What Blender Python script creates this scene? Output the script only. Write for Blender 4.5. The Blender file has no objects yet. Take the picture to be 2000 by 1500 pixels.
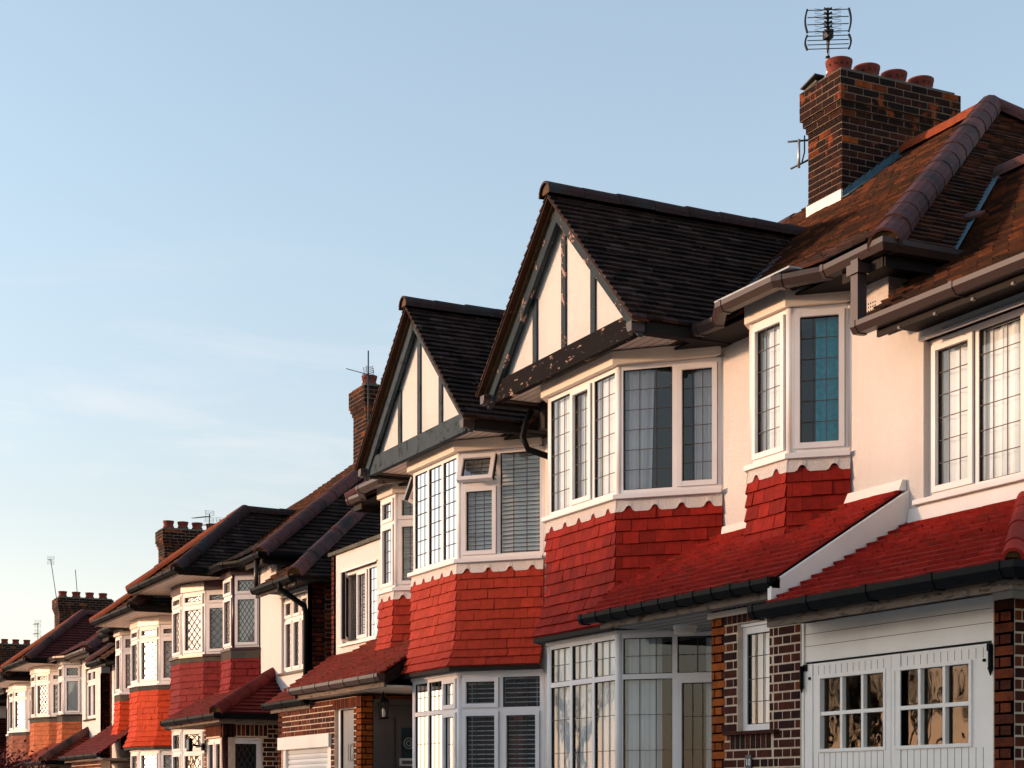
import bpy, math, random
from mathutils import Vector, Matrix
random.seed(7)
R = math.radians
C = bpy.context.scene.collection
V3 = Vector
UP = V3((0, 0, 1))

# ------------------------------------------------------------------ materials
def nt(name):
    m = bpy.data.materials.new(name); m.use_nodes = True
    n = m.node_tree; n.nodes.clear()
    return m, n
def add(n, t, **k):
    x = n.nodes.new(t)
    for a, b in k.items(): setattr(x, a, b)
    return x
def sock(v): return (v[0], v[1], v[2], 1.0)
def ramp(n, stops, src, interp='LINEAR'):
    r = add(n, 'ShaderNodeValToRGB'); r.color_ramp.interpolation = interp
    el = r.color_ramp.elements
    while len(el) < len(stops): el.new(0.5)
    for e, (p, c) in zip(el, stops):
        e.position = p; e.color = sock(c) if hasattr(c, '__len__') else (c, c, c, 1)
    n.links.new(src, r.inputs[0]); return r.outputs[0]
def noise(n, scale, detail=4, vec=None, rough=.6, dist=0):
    x = add(n, 'ShaderNodeTexNoise'); x.inputs['Scale'].default_value = scale
    x.inputs['Detail'].default_value = detail; x.inputs['Roughness'].default_value = rough
    x.inputs['Distortion'].default_value = dist
    if vec is None:
        tc = add(n, 'ShaderNodeTexCoord'); vec = tc.outputs['Object']
    n.links.new(vec, x.inputs['Vector']); return x.outputs['Fac']
def mixc(n, fac, a, b, mode='MIX'):
    x = add(n, 'ShaderNodeMix', data_type='RGBA', blend_type=mode)
    if isinstance(fac, (int, float)): x.inputs[0].default_value = fac
    else: n.links.new(fac, x.inputs[0])
    for v, i in ((a, 6), (b, 7)):
        if hasattr(v, 'links'): n.links.new(v, x.inputs[i])
        else: x.inputs[i].default_value = sock(v)
    return x.outputs[2]
def scaled(n, s):
    tc = add(n, 'ShaderNodeTexCoord'); mp = add(n, 'ShaderNodeMapping')
    mp.inputs['Scale'].default_value = s; n.links.new(tc.outputs['Object'], mp.inputs[0]); return mp.outputs[0]
def finish(n, col, rough=.7, bump=None, bstr=.3, bdist=.01, spec=.3, metal=0):
    p = add(n, 'ShaderNodeBsdfPrincipled'); o = add(n, 'ShaderNodeOutputMaterial')
    if hasattr(col, 'links'): n.links.new(col, p.inputs['Base Color'])
    else: p.inputs['Base Color'].default_value = sock(col)
    if hasattr(rough, 'links'): n.links.new(rough, p.inputs['Roughness'])
    else: p.inputs['Roughness'].default_value = rough
    p.inputs['Specular IOR Level'].default_value = spec; p.inputs['Metallic'].default_value = metal
    if bump is not None:
        b = add(n, 'ShaderNodeBump'); b.inputs['Strength'].default_value = bstr; b.inputs['Distance'].default_value = bdist
        n.links.new(bump, b.inputs['Height']); n.links.new(b.outputs[0], p.inputs['Normal'])
    n.links.new(p.outputs[0], o.inputs[0]); return p
def plain(name, col, rough=.5, var=.12, scale=6, spec=.4, bstr=.1, metal=0, fine=90):
    m, n = nt(name)
    f = noise(n, scale)
    lo = tuple(c*(1-var) for c in col); hi = tuple(min(1, c*(1+var*.6)) for c in col)
    finish(n, ramp(n, [(.3, lo), (.7, hi)], f), rough, noise(n, fine, 3), bstr, .004, spec, metal); return m
def tilemat(name, stops, moss=None, mossamt=.0, lichen=0, rough=.8, mscale=1.1, spec=.25, wear=None):
    m, n = nt(name)
    g = add(n, 'ShaderNodeNewGeometry')
    c = ramp(n, stops, g.outputs['Random Per Island'])
    c = mixc(n, ramp(n, [(.35, 0), (.68, .45)], noise(n, 14, 5)), c, tuple(x*.45 for x in stops[0][1]))
    if moss:
        f = ramp(n, [(.62-mossamt*.5, 0), (.80-mossamt*.5, 1)], noise(n, mscale, 7, rough=.72))
        c = mixc(n, f, c, moss)
    if wear:
        c = mixc(n, ramp(n, [(.58, 0), (.70, .7)], noise(n, 2.6, 8, rough=.75, dist=.8)), c, wear)
    if lichen:
        f = ramp(n, [(.69-lichen*.05, 0), (.73-lichen*.05, 1)], noise(n, 11, 6, rough=.75))
        c = mixc(n, f, c, (.22, .20, .15))
    finish(n, c, rough, noise(n, 35, 6), .45, .01, spec); return m
def renderm(name, col, stain=(.42, .36, .30), amt=.25):
    m, n = nt(name)
    c = mixc(n, ramp(n, [(.45, 0), (.75, amt)], noise(n, 1.3, 7, scaled(n, (1, 1, .55)), .7)), col, stain)
    c = mixc(n, ramp(n, [(.5, 0), (.9, .35)], noise(n, 45, 4)), c, tuple(x*.78 for x in col))
    finish(n, c, .9, noise(n, 70, 5, rough=.75), 1.0, .016, .15); return m
def brickm(name, stops, blotch=None):
    m, n = nt(name)
    g = add(n, 'ShaderNodeNewGeometry')
    c = ramp(n, stops, g.outputs['Random Per Island'])
    c = mixc(n, ramp(n, [(.42, 0), (.7, .75)], noise(n, 9, 6, rough=.7)), c, tuple(x*.4 for x in stops[0][1]))
    if blotch: c = mixc(n, ramp(n, [(.60, 0), (.66, .8)], noise(n, 4.2, 5, rough=.6)), c, blotch)
    finish(n, c, .85, noise(n, 60, 6), .6, .008, .12); return m
def peeling(name, paint, under, amt, sc=(1, 1, 1)):
    m, n = nt(name)
    f = noise(n, 7, 8, scaled(n, sc), .72, .4)
    msk = ramp(n, [(amt-.012, 0), (amt+.012, 1)], f)
    base = mixc(n, ramp(n, [(.3, 0), (.75, .6)], noise(n, 5, 6)), paint, tuple(x*.5 for x in paint))
    c = mixc(n, msk, base, under)
    edge = ramp(n, [(amt-.045, 0), (amt-.02, 1), (amt-.008, 0)], f)
    c = mixc(n, edge, c, (.015, .012, .01))
    finish(n, c, .85, msk, .5, .004, .1); return m
def glassm(name, tint=(.95, .97, 1), wavy=.06, boost=1.15, refl=(1, 1, 1)):
    m, n = nt(name)
    t = add(n, 'ShaderNodeBsdfTransparent'); t.inputs[0].default_value = sock(tint)
    gl = add(n, 'ShaderNodeBsdfGlossy'); gl.inputs['Roughness'].default_value = .015; gl.inputs[0].default_value = sock(refl)
    fr = add(n, 'ShaderNodeFresnel'); fr.inputs['IOR'].default_value = 1.5
    b = add(n, 'ShaderNodeBump'); b.inputs['Strength'].default_value = wavy; b.inputs['Distance'].default_value = .02
    n.links.new(noise(n, 2.2, 2), b.inputs['Height']); n.links.new(b.outputs[0], gl.inputs['Normal'])
    mul = add(n, 'ShaderNodeMath', operation='MULTIPLY_ADD'); mul.use_clamp = True
    mul.inputs[1].default_value = 1.5*boost; mul.inputs[2].default_value = .0
    n.links.new(fr.outputs[0], mul.inputs[0])
    mx = add(n, 'ShaderNodeMixShader'); o = add(n, 'ShaderNodeOutputMaterial')
    n.links.new(mul.outputs[0], mx.inputs[0]); n.links.new(t.outputs[0], mx.inputs[1]); n.links.new(gl.outputs[0], mx.inputs[2])
    n.links.new(mx.outputs[0], o.inputs[0]); return m

M = {}
M['rooftile'] = tilemat('roof_tile', [(0, (.025, .012, .008)), (.5, (.062, .022, .011)), (.85, (.12, .038, .015)), (1, (.17, .05, .018))], moss=(.045, .030, .010), mossamt=.12, lichen=.5)
M['darktile'] = tilemat('dark_roof_tile', [(0, (.016, .010, .008)), (.5, (.034, .020, .016)), (.82, (.055, .030, .024)), (.93, (.06, .034, .03)), (1, (.085, .06, .055))], moss=(.025, .02, .013), mossamt=.02, lichen=.9, spec=.12)  # dark tile; used on side slopes with their shade in the colour
M['redtile'] = tilemat('new_red_roof_tile', [(0, (.075, .015, .013)), (1, (.12, .022, .018))])
M['ridgetile'] = tilemat('ridge_tile', [(0, (.08, .032, .03)), (.5, (.12, .042, .038)), (1, (.17, .055, .045))], moss=(.022, .019, .018), mossamt=.3, lichen=.3, mscale=2.2)
M['ridgesunlit'] = tilemat('sunlit_ridge_tile', [(0, (.22, .045, .014)), (1, (.31, .066, .02))], moss=(.2, .13, .05), mossamt=.0, mscale=3)  # sunlight on the hips and ridges put into the orange
M['ridgedark'] = tilemat('dark_ridge_tile', [(0, (.025, .012, .011)), (1, (.06, .02, .017))], moss=(.03, .03, .03), mossamt=.3, lichen=.8, mscale=2.2)
def paint(name, c, wear=None, v=.22):
    return tilemat(name, [(0, tuple(x*(1-v) for x in c)), (.5, c), (1, tuple(min(1, x*(1+v)) for x in c))], rough=.75, spec=.12, wear=wear)
M['red10'] = paint('crimson_painted_tile', (.30, .016, .008), (.20, .010, .007), .28)
M['red12'] = paint('orange_red_painted_tile', (.37, .036, .017), (.29, .026, .013), .13)
M['red14'] = paint('dull_red_painted_tile', (.215, .016, .015), None, .15)
M['red16'] = paint('bright_orange_painted_tile', (.54, .050, .010), None, .10)
M['red18'] = paint('terracotta_tile', (.46, .125, .045), (.33, .09, .04), .18)
M['red20'] = paint('brown_terracotta_tile', (.26, .085, .05), (.15, .055, .045), .2)
def leanm(name, c): return tilemat(name, [(0, tuple(x*.8 for x in c)), (1, tuple(x*1.2 for x in c))], moss=(.075, .03, .014), mossamt=.12, lichen=.1, rough=.75, spec=.15, mscale=2.0)
M['lean10'] = leanm('crimson_roof_tile', (.32, .018, .012))
M['lean12'] = leanm('weathered_red_roof_tile', (.17, .022, .013))
M['lean14'] = leanm('dull_red_roof_tile', (.14, .015, .014))
M['lean18'] = leanm('new_terracotta_roof_tile', (.20, .035, .022))
M['white'] = plain('white_window_plastic', (.80, .755, .735), .5, .05, 3, .3, .03)
M['whitepaint'] = plain('white_gloss_paint', (.84, .785, .725), .5, .08, 2, .25, .08)
M['cream'] = plain('cream_fascia_board', (.72, .62, .52), .4, .05, 3, .4, .04)
M['maroon'] = plain('maroon_paint', (.045, .012, .010), .38, .2, 4, .4)
M['render'] = renderm('painted_render', (.78, .73, .69))
M['renderw'] = renderm('white_render', (.77, .73, .70), amt=.15)
M['rendergrey'] = renderm('shade_grey_render', (.30, .29, .27))  # pale render greyed; shade of the side wall is in the colour
M['apron'] = renderm('white_painted_apron', (.72, .66, .62), amt=.35)
M['apronold'] = renderm('bare_lead_apron', (.06, .058, .055), (.22, .15, .07), .5)
M['brick'] = brickm('dark_brick', [(0, (.022, .007, .006)), (.4, (.045, .011, .007)), (.8, (.085, .019, .009)), (1, (.16, .035, .01))])
M['brickred'] = brickm('red_brick', [(0, (.05, .013, .007)), (.5, (.10, .021, .009)), (1, (.18, .038, .012))])
M['brickchim'] = brickm('sooty_brick', [(0, (.010, .005, .005)), (.6, (.028, .009, .006)), (.88, (.07, .018, .008)), (1, (.34, .07, .010))], (.26, .05, .010))
M['brickorange'] = brickm('orange_glow_quoin_brick', [(0, (.20, .042, .006)), (1, (.36, .085, .012))])  # orange corner bricks; the glow on the porch corner is in the colour
M['mortar'] = plain('pale_mortar', (.62, .48, .36), .95, .2, 8, .1, .5)
M['mortardark'] = plain('dark_mortar', (.20, .14, .10), .95, .3, 5, .1, .5)  # darker mortar for chimneys and side walls
M['timber'] = peeling('grey_peeling_paint', (.042, .060, .072), (.42, .27, .22), .585, (1, 1, .8))
M['timbergrey'] = peeling('grey_weathered_paint', (.062, .085, .102), (.02, .035, .035), .60, (1, 1, .8))
M['beamblack'] = peeling('black_peeling_paint', (.008, .006, .006), (.50, .32, .26), .615, (.7, 1, 2.4))
M['black'] = plain('black_gloss_paint', (.005, .006, .007), .5, .3, 8, .06)
M['brown'] = plain('brown_plastic_gutter', (.042, .024, .020), .4, .12, 4, .4)
M['darkwood'] = plain('dark_fascia', (.010, .007, .006), .7, .3, 8, .2)
M['oldwood'] = peeling('worn_eaves_board', (.20, .16, .13), (.05, .04, .03), .60, (1, 1, 3))
M['goldwood'] = plain('ochre_undercloak', (.10, .05, .015), .7, .4, 9, .2)
M['lead'] = plain('lead_flashing', (.05, .12, .16), .5, .3, 10, .5)
M['leadlight'] = plain('grey_lead_flashing', (.34, .38, .40), .5, .3, 10, .5)
M['came'] = plain('window_leading', (.10, .08, .07), .6, .1, 9, .2)
M['camepink'] = plain('white_glazing_bar', (.6, .5, .45), .5, .1, 9, .4)
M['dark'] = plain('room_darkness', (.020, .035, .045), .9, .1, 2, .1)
M['seal'] = plain('black_rubber_seal', (.012, .010, .010), .7, .1, 9, .2)
M['net'] = plain('net_curtain', (.74, .79, .80), .9, .05, 3, .1)  # bluish tint stands in for sky reflected in the panes
M['creamblind'] = plain('cream_blind', (.86, .78, .68), .9, .05, 3, .1)
M['peach'] = plain('pale_curtain', (.88, .80, .77), .9, .08, 3, .1)
M['teal'] = plain('teal_curtain', (.05, .52, .62), .9, .25, 22, .1)
M['blind'] = plain('white_blind_slat', (.72, .73, .68), .5, .05, 5, .3)
M['door'] = plain('dark_grey_door_paint', (.045, .043, .045), .4, .1, 4, .5)
M['etched'] = plain('frosted_glass', (.30, .31, .31), .85, .1, 2, .05)
M['numgrey'] = plain('grey_lettering', (.05, .055, .055), .5, .05)
M['numwhite'] = plain('white_lettering', (.75, .75, .72), .5, .05)
M['slate'] = plain('grey_slate_plate', (.05, .06, .065), .5, .1, 9)
M['metal'] = plain('galvanised_steel', (.55, .55, .55), .4, .1, 9, .5, .05, .6)
M['aerial'] = plain('dark_aerial_metal', (.022, .026, .03), .5, .1, 9, .4)
M['pot'] = tilemat('terracotta_pot', [(0, (.13, .025, .018)), (1, (.20, .038, .024))], moss=(.08, .045, .035), mossamt=.1, mscale=4)
M['flaunch'] = plain('grey_flaunching', (.11, .11, .09), .95, .4, 8, .1, .8)
M['ceiling'] = plain('shaded_ceiling_boards', (.30, .28, .27), .6, .1, 3)  # white boards; the porch shade is put into the grey
M['shutter'] = plain('white_roller_shutter', (.74, .74, .72), .4, .05, 3)
M['lampglass'] = plain('opal_lamp_cover', (.72, .66, .58), .3, .05, 3)
M['clear'] = glassm('clear_glass')
M['glass'] = glassm('window_glass', boost=.9)
M['glassb'] = glassm('coated_glass', boost=1.5)
M['oldglass'] = glassm('old_wavy_glass', (.5, .45, .4), .16, 1.5, (.36, .30, .25))
M['concrete'] = plain('concrete_paving', (.42, .38, .34), .9, .2, 2, .2, .4)
M['asphalt'] = plain('asphalt', (.10, .095, .09), .9, .2, 5, .2, .5)
M['ground'] = plain('garden_ground', (.10, .11, .06), .95, .3, 3, .1, .5)
M['bark'] = plain('bark', (.06, .045, .035), .9, .3, 12, .1, .8)
M['leafred'] = tilemat('dark_red_leaf', [(0, (.05, .008, .012)), (.6, (.10, .014, .02)), (1, (.18, .03, .03))])

# ------------------------------------------------------------------ mesh builder
class MB:
    def __init__(s): s.v = []; s.f = []; s.m = []; s.sm = []; s.mats = []
    def mi(s, m):
        if m not in s.mats: s.mats.append(m)
        return s.mats.index(m)
    def face(s, pts, m, smooth=False):
        b = len(s.v); s.v += [V3(p) for p in pts]; s.f.append(tuple(range(b, b+len(pts)))); s.m.append(s.mi(m)); s.sm.append(smooth)
    def mesh(s, verts, faces, m, smooth=False):
        b = len(s.v); k = s.mi(m); s.v += [V3(p) for p in verts]
        for f in faces: s.f.append(tuple(b+i for i in f)); s.m.append(k); s.sm.append(smooth)
    def hexa(s, p, m):   # 8 points: bottom 4, top 4
        s.mesh(p, [(3, 2, 1, 0), (4, 5, 6, 7), (0, 1, 5, 4), (1, 2, 6, 5), (2, 3, 7, 6), (3, 0, 4, 7)], m)
    def box(s, x0, x1, y0, y1, z0, z1, m):
        s.hexa([(x0, y0, z0), (x1, y0, z0), (x1, y1, z0), (x0, y1, z0), (x0, y0, z1), (x1, y0, z1), (x1, y1, z1), (x0, y1, z1)], m)
    def fbox(s, F, x0, x1, z0, z1, n0, n1, m):
        s.hexa([F(x0, z0, n0), F(x1, z0, n0), F(x1, z0, n1), F(x0, z0, n1), F(x0, z1, n0), F(x1, z1, n0), F(x1, z1, n1), F(x0, z1, n1)], m)
    def fpoly(s, F, pts, n0, n1, m):  # extruded polygon in the frame plane
        k = len(pts); a = [F(x, z, n1) for x, z in pts]; b = [F(x, z, n0) for x, z in pts]
        s.mesh(a+b, [tuple(range(k)), tuple(range(2*k-1, k-1, -1))]+[(i, (i+1) % k, k+(i+1) % k, k+i) for i in range(k)], m)
    def prism(s, plan, z0, z1, m):
        k = len(plan); s.mesh([(p[0], p[1], z0) for p in plan]+[(p[0], p[1], z1) for p in plan],
            [tuple(range(k-1, -1, -1)), tuple(range(k, 2*k))]+[(i, (i+1) % k, k+(i+1) % k, k+i) for i in range(k)], m)
    def bar(s, a, b, w, h, m, up=UP):
        a = V3(a); b = V3(b); d = (b-a).normalized(); x = d.cross(up)
        if x.length < 1e-4: x = d.cross(V3((0, 1, 0)))
        x.normalize(); y = x.cross(d); x *= w/2; y *= h/2
        s.hexa([a-x-y, a+x-y, b+x-y, b-x-y, a-x+y, a+x+y, b+x+y, b-x+y], m)
    def tube(s, pts, r, m, n=8, r1=None, smooth=True):
        pts = [V3(p) for p in pts]; k = len(pts); vs = []; ref = None
        for i, p in enumerate(pts):
            d = (pts[min(i+1, k-1)]-pts[max(i-1, 0)]).normalized()
            a = d.orthogonal() if ref is None else ref-d*ref.dot(d)
            a.normalize(); ref = a; b = d.cross(a)
            rr = r if r1 is None else r+(r1-r)*i/(k-1)
            for j in range(n):
                t = 2*math.pi*j/n; vs.append(p+(a*math.cos(t)+b*math.sin(t))*rr)
        fs = [(i*n+j, i*n+(j+1) % n, (i+1)*n+(j+1) % n, (i+1)*n+j) for i in range(k-1) for j in range(n)]
        s.mesh(vs, fs+[tuple(range(n-1, -1, -1)), tuple(range((k-1)*n, k*n))], m, smooth)
    def lathe(s, c, prof, m, n=20):
        c = V3(c); vs = []; k = len(prof)
        for r, z in prof:
            for j in range(n):
                t = 2*math.pi*j/n; vs.append(c+V3((r*math.cos(t), r*math.sin(t), z)))
        s.mesh(vs, [(i*n+j, i*n+(j+1) % n, (i+1)*n+(j+1) % n, (i+1)*n+j) for i in range(k-1) for j in range(n)], m, True)
    def build(s, name, parent=None, loc=None, label=None):
        if not s.v: return None
        o0 = V3(parent['_o']) if parent is not None and '_o' in parent else (V3(loc) if loc else V3((0, 0, 0)))
        me = bpy.data.meshes.new(name)
        me.from_pydata([tuple(p-o0) for p in s.v], [], s.f)
        for m in s.mats: me.materials.append(m)
        me.polygons.foreach_set('material_index', s.m); me.polygons.foreach_set('use_smooth', s.sm)
        me.update()
        o = bpy.data.objects.new(name, me); C.objects.link(o)
        if parent is not None: o.parent = parent
        else: o.location = o0
        o['_o'] = tuple(o0)
        if label: o['label'] = label
        return o
def thing(name, label, cat, loc, group=None):
    o = bpy.data.objects.new(name, None); C.objects.link(o); o.location = loc; o.empty_display_size = .3
    o['label'] = label; o['category'] = cat; o['_o'] = tuple(loc)
    if group: o['group'] = group
    return o
def tag(o, label, cat, group=None):
    o['label'] = label; o['category'] = cat
    if group: o['group'] = group
    return o
class Fr:
    def __init__(s, o, ex, en, ez=UP): s.o = V3(o); s.ex = V3(ex).normalized(); s.en = V3(en).normalized(); s.ez = V3(ez).normalized()
    def __call__(s, x, z, n): return s.o+s.ex*x+s.ez*z+s.en*n
def facet(A, B, z=0, hint=(0, -1, 0)):
    A = V3((A[0], A[1], 0)); B = V3((B[0], B[1], 0)); ex = (B-A).normalized(); en = ex.cross(UP)
    if en.dot(V3(hint)) < 0: en = -en
    F = Fr(A+UP*z, ex, en); F.L = (B-A).length; return F

# ------------------------------------------------------------------ tiles and bricks
def clip(poly, a, b, keep):   # keep the side of 2D line a->b where cross*keep >= 0
    out = []; k = len(poly)
    def sd(p): return ((b[0]-a[0])*(p[1]-a[1])-(b[1]-a[1])*(p[0]-a[0]))*keep
    for i in range(k):
        p = poly[i]; q = poly[(i+1) % k]; sp = sd(p); sq = sd(q)
        if sp >= -1e-9: out.append(p)
        if (sp > 1e-9 and sq < -1e-9) or (sp < -1e-9 and sq > 1e-9):
            t = sp/(sp-sq); out.append((p[0]+(q[0]-p[0])*t, p[1]+(q[1]-p[1])*t))
    return out
def tiles(mb, poly, m, out=None, g=.10, w=.165, t=.032, base=None, jit=1.0, phase=0.):
    P = [V3(p) for p in poly]
    n = V3((0, 0, 0))
    for i in range(len(P)): n += (P[i]-P[0]).cross(P[(i+1) % len(P)]-P[0])
    n.normalize()
    o = V3(out) if out is not None else UP
    if n.dot(o) < 0: n = -n
    e = UP.cross(n)
    e.normalize(); v = n.cross(e)
    if v.z < 0: v = -v
    O = P[0]; q = [((p-O).dot(e), (p-O).dot(v)) for p in P]
    area = sum(q[i][0]*q[(i+1) % len(q)][1]-q[(i+1) % len(q)][0]*q[i][1] for i in range(len(q)))
    keep = 1 if area > 0 else -1
    mb.face([p-n*.004 for p in P], base or m)
    x0 = min(a for a, b in q); x1 = max(a for a, b in q); y0 = min(b for a, b in q); y1 = max(b for a, b in q)
    nr = max(1, round((y1-y0)/g)); gg = (y1-y0)/nr
    for r in range(nr):
        ya = y0+r*gg; yb = ya+gg; x = x0-w*(.5 if r % 2 else 1.)-phase*w
        sag = random.uniform(-.002, .002)*jit
        while x < x1:
            xa = x+.0015; xb = x+w-.0015; x += w
            dy = random.uniform(-.004, .004)*jit
            cl = [(xa, ya+dy), (xb, ya+dy+random.uniform(-.002, .002)*jit), (xb, yb), (xa, yb)]
            for i in range(len(q)):
                cl = clip(cl, q[i], q[(i+1) % len(q)], keep)
                if len(cl) < 3: break
            if len(cl) < 3: continue
            lift = t+random.uniform(-.003, .005)*jit+sag; tw = random.uniform(-.004, .004)*jit
            tops = []; bots = []
            for a, b in cl:
                h = lift*(1-.75*(b-ya)/gg)+tw*((a-xa)/w-.5)
                p = O+e*a+v*b; tops.append(p+n*max(.003, h)); bots.append(p)
            k = len(cl); mb.mesh(tops+bots, [tuple(range(k))]+[(i, k+i, k+(i+1) % k, (i+1) % k) for i in range(k)], m)
class RL(list):
    def build(s, par):
        for q, nm in s: q.build(nm, par)
def ridge(mb, a, b, m, r=.115, seg=.45, flat=.0, cap=True):
    a = V3(a); b = V3(b); d = b-a; L = d.length; d.normalize()
    if isinstance(mb, RL): q = MB(); mb.append((q, 'hip_tiles' if abs(d.z) > .2 else 'ridge_tiles')); mb = q
    x = d.cross(UP).normalized(); y = x.cross(d).normalized()
    if y.z < 0: y = -y
    n = max(1, round(L/seg)); s = L/n; K = 9
    for i in range(n):
        p = a+d*(i*s-.01); q = a+d*((i+1)*s+.012)
        r0 = r*random.uniform(1.02, 1.05); r1 = r*random.uniform(.96, .985)
        off = y*random.uniform(-.006, .006)
        vs = []
        for c, rr in ((p, r0), (q, r1)):
            for th in (0, .022):
                for j in range(K):
                    t = math.pi*(-.06+1.12*j/(K-1)); vs.append(c+off+x*math.cos(t)*(rr-th)+y*(math.sin(t)*(rr-th)*1.0-.02))
        fs = []
        for j in range(K-1):
            fs += [(j, j+1, 2*K+j+1, 2*K+j), (j, K+j, K+j+1, j+1), (2*K+j, 2*K+j+1, 3*K+j+1, 3*K+j)]
        mb.mesh(vs, fs, m, False)
    if cap:
        vs = [a+d*.015+x*math.cos(math.pi*j/(K-1))*(r*.97)+y*(math.sin(math.pi*j/(K-1))*r*.97-.02) for j in range(K)]
        mb.face(vs, M['goldwood'])
def bricks(mb, F, x0, x1, z0, z1, m, holes=(), mort=None, quoin=None, bond='flemish', proud=.003, ph=0, depthface=True, soldier=()):
    mort = mort or M['mortar']
    xs = sorted({x0, x1}|{h[0] for h in holes}|{h[1] for h in holes}); zs = sorted({z0, z1}|{h[2] for h in holes}|{h[3] for h in holes})
    if depthface:
        for i in range(len(xs)-1):
            for j in range(len(zs)-1):
                cx = (xs[i]+xs[i+1])/2; cz = (zs[j]+zs[j+1])/2
                if any(h[0] < cx < h[1] and h[2] < cz < h[3] for h in holes): continue
                mb.fbox(F, xs[i], xs[i+1], zs[j], zs[j+1], -.2, 0, mort)
    nz = round((z1-z0)/.075); ch = (z1-z0)/nz; J = .0075
    blocks = list(holes)+[s for s in soldier]
    def put(a, b, c, d, mm):
        segs = [(a, b)]
        for h in blocks:
            if c < h[3]-.012 and d > h[2]+.012:
                ns = []
                for p, q in segs:
                    if h[1] <= p or h[0] >= q: ns.append((p, q)); continue
                    if h[0] > p: ns.append((p, h[0]))
                    if h[1] < q: ns.append((h[1], q))
                segs = ns
        for p, q in segs:
            if q-p > .025:
                pr = proud+random.uniform(-.0015, .002)
                P = [F(p+J, c+J, 0), F(q-J, c+J, 0), F(q-J, d-J, 0), F(p+J, d-J, 0), F(p+J, c+J, pr), F(q-J, c+J, pr), F(q-J, d-J, pr), F(p+J, d-J, pr)]
                mb.mesh(P, [(4, 5, 6, 7), (0, 1, 5, 4), (1, 2, 6, 5), (2, 3, 7, 6), (3, 0, 4, 7)], mm)
    for r in range(nz):
        c = z0+r*ch; d = c+ch; x = x0; k = 0
        if bond == 'flemish': seq = (.225, .1125); x = x0-(.17 if r % 2 else 0)-ph; 
        else: seq = (.225, .225); x = x0-(.1125 if r % 2 else 0)-ph
        while x < x1:
            wdt = seq[k % 2]; a = max(x, x0); b = min(x+wdt, x1); x += wdt; k += 1
            if b-a > .02:
                mm = m
                if quoin:
                    if quoin[0] == 'lo' and a < x0+.12: mm = quoin[1]
                    if quoin[0] == 'hi' and b > x1-.12: mm = quoin[1]
                put(a, b, c, d, mm)
    for s in soldier:
        x = s[0]
        while x < s[1]-.03:
            b = min(x+.075, s[1])
            P = [F(x+J, s[2]+J, 0), F(b-J, s[2]+J, 0), F(b-J, s[3]-J, 0), F(x+J, s[3]-J, 0)]
            pr = proud+.003
            P += [F(x+J, s[2]+J, pr), F(b-J, s[2]+J, pr), F(b-J, s[3]-J, pr), F(x+J, s[3]-J, pr)]
            mb.mesh(P, [(4, 5, 6, 7), (0, 1, 5, 4), (1, 2, 6, 5), (2, 3, 7, 6), (3, 0, 4, 7)], m); x += .075
def wallholes(mb, F, x0, x1, z0, z1, holes, m, th=.22):
    xs = sorted({x0, x1}|{h[0] for h in holes}|{h[1] for h in holes}); zs = sorted({z0, z1}|{h[2] for h in holes}|{h[3] for h in holes})
    xs = [x for x in xs if x0 <= x <= x1]; zs = [z for z in zs if z0 <= z <= z1]
    for i in range(len(xs)-1):
        for j in range(len(zs)-1):
            cx = (xs[i]+xs[i+1])/2; cz = (zs[j]+zs[j+1])/2
            if any(h[0] < cx < h[1] and h[2] < cz < h[3] for h in holes): continue
            mb.fbox(F, xs[i], xs[i+1], zs[j], zs[j+1], -th, 0, m)
def offs(pl, d):   # offset an open plan polyline away from the house (towards -Y)
    out = []; k = len(pl); ns = []
    for i in range(k-1):
        F = facet(pl[i], pl[i+1]); ns.append(V3((F.en.x, F.en.y)))
    for i in range(k):
        p = V3((pl[i][0], pl[i][1]))
        if i == 0: nn = ns[0]; s = 1
        elif i == k-1: nn = ns[-1]; s = 1
        else:
            nn = (ns[i-1]+ns[i]).normalized(); s = 1/max(.3, nn.dot(ns[i]))
        out.append(tuple(p+nn*d*s))
    return out

# ------------------------------------------------------------------ windows
class Win:   # collects the pieces of one window (all facets of a bay count as one)
    def __init__(s, frame='white'): s.fr = MB(); s.gl = MB(); s.ld = MB(); s.cu = MB(); s.bl = MB(); s.si = MB(); s.fm = M[frame]
    def build(s, parent, name='window', curtain='curtain'):
        w = s.fr.build(name, parent)
        s.gl.build('pane', w); s.ld.build('leading', w); s.cu.build(curtain, w); s.bl.build('blind', w); s.si.build('sill', w)
        return w
def lead(W, F, a, b, c, d, spec, n=-.018, m=None):
    if not spec: return
    kind, nx, nz = spec; m = m or M['came']; t = .0034
    if kind == 'sq':
        for i in range(1, nx): x = a+(b-a)*i/nx; W.ld.fbox(F, x-t, x+t, c, d, n, n+.006, m)
        for j in range(1, nz): z = c+(d-c)*j/nz; W.ld.fbox(F, a, b, z-t*.8, z+t*.8, n+.001, n+.008, m)
    else:
        px = (b-a)/nx; pz = (d-c)/nz
        rect = [(a, c), (b, c), (b, d), (a, d)]
        for sgn in (1, -1):
            k = -nz-1
            while k < nx+nz+1:
                xa = a+k*px
                p = (xa, c) if sgn > 0 else (xa, d); q = (xa+nz*px, d) if sgn > 0 else (xa+nz*px, c)
                # clip segment to rect in x
                def at(t): return (p[0]+(q[0]-p[0])*t, p[1]+(q[1]-p[1])*t)
                t0 = max(0, (a-p[0])/(q[0]-p[0])); t1 = min(1, (b-p[0])/(q[0]-p[0]))
                if t1-t0 > .01:
                    u = at(t0); v = at(t1); W.ld.bar(F(u[0], u[1], n+.003), F(v[0], v[1], n+.003), .006, .008, m, F.en)
                k += 1
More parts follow.
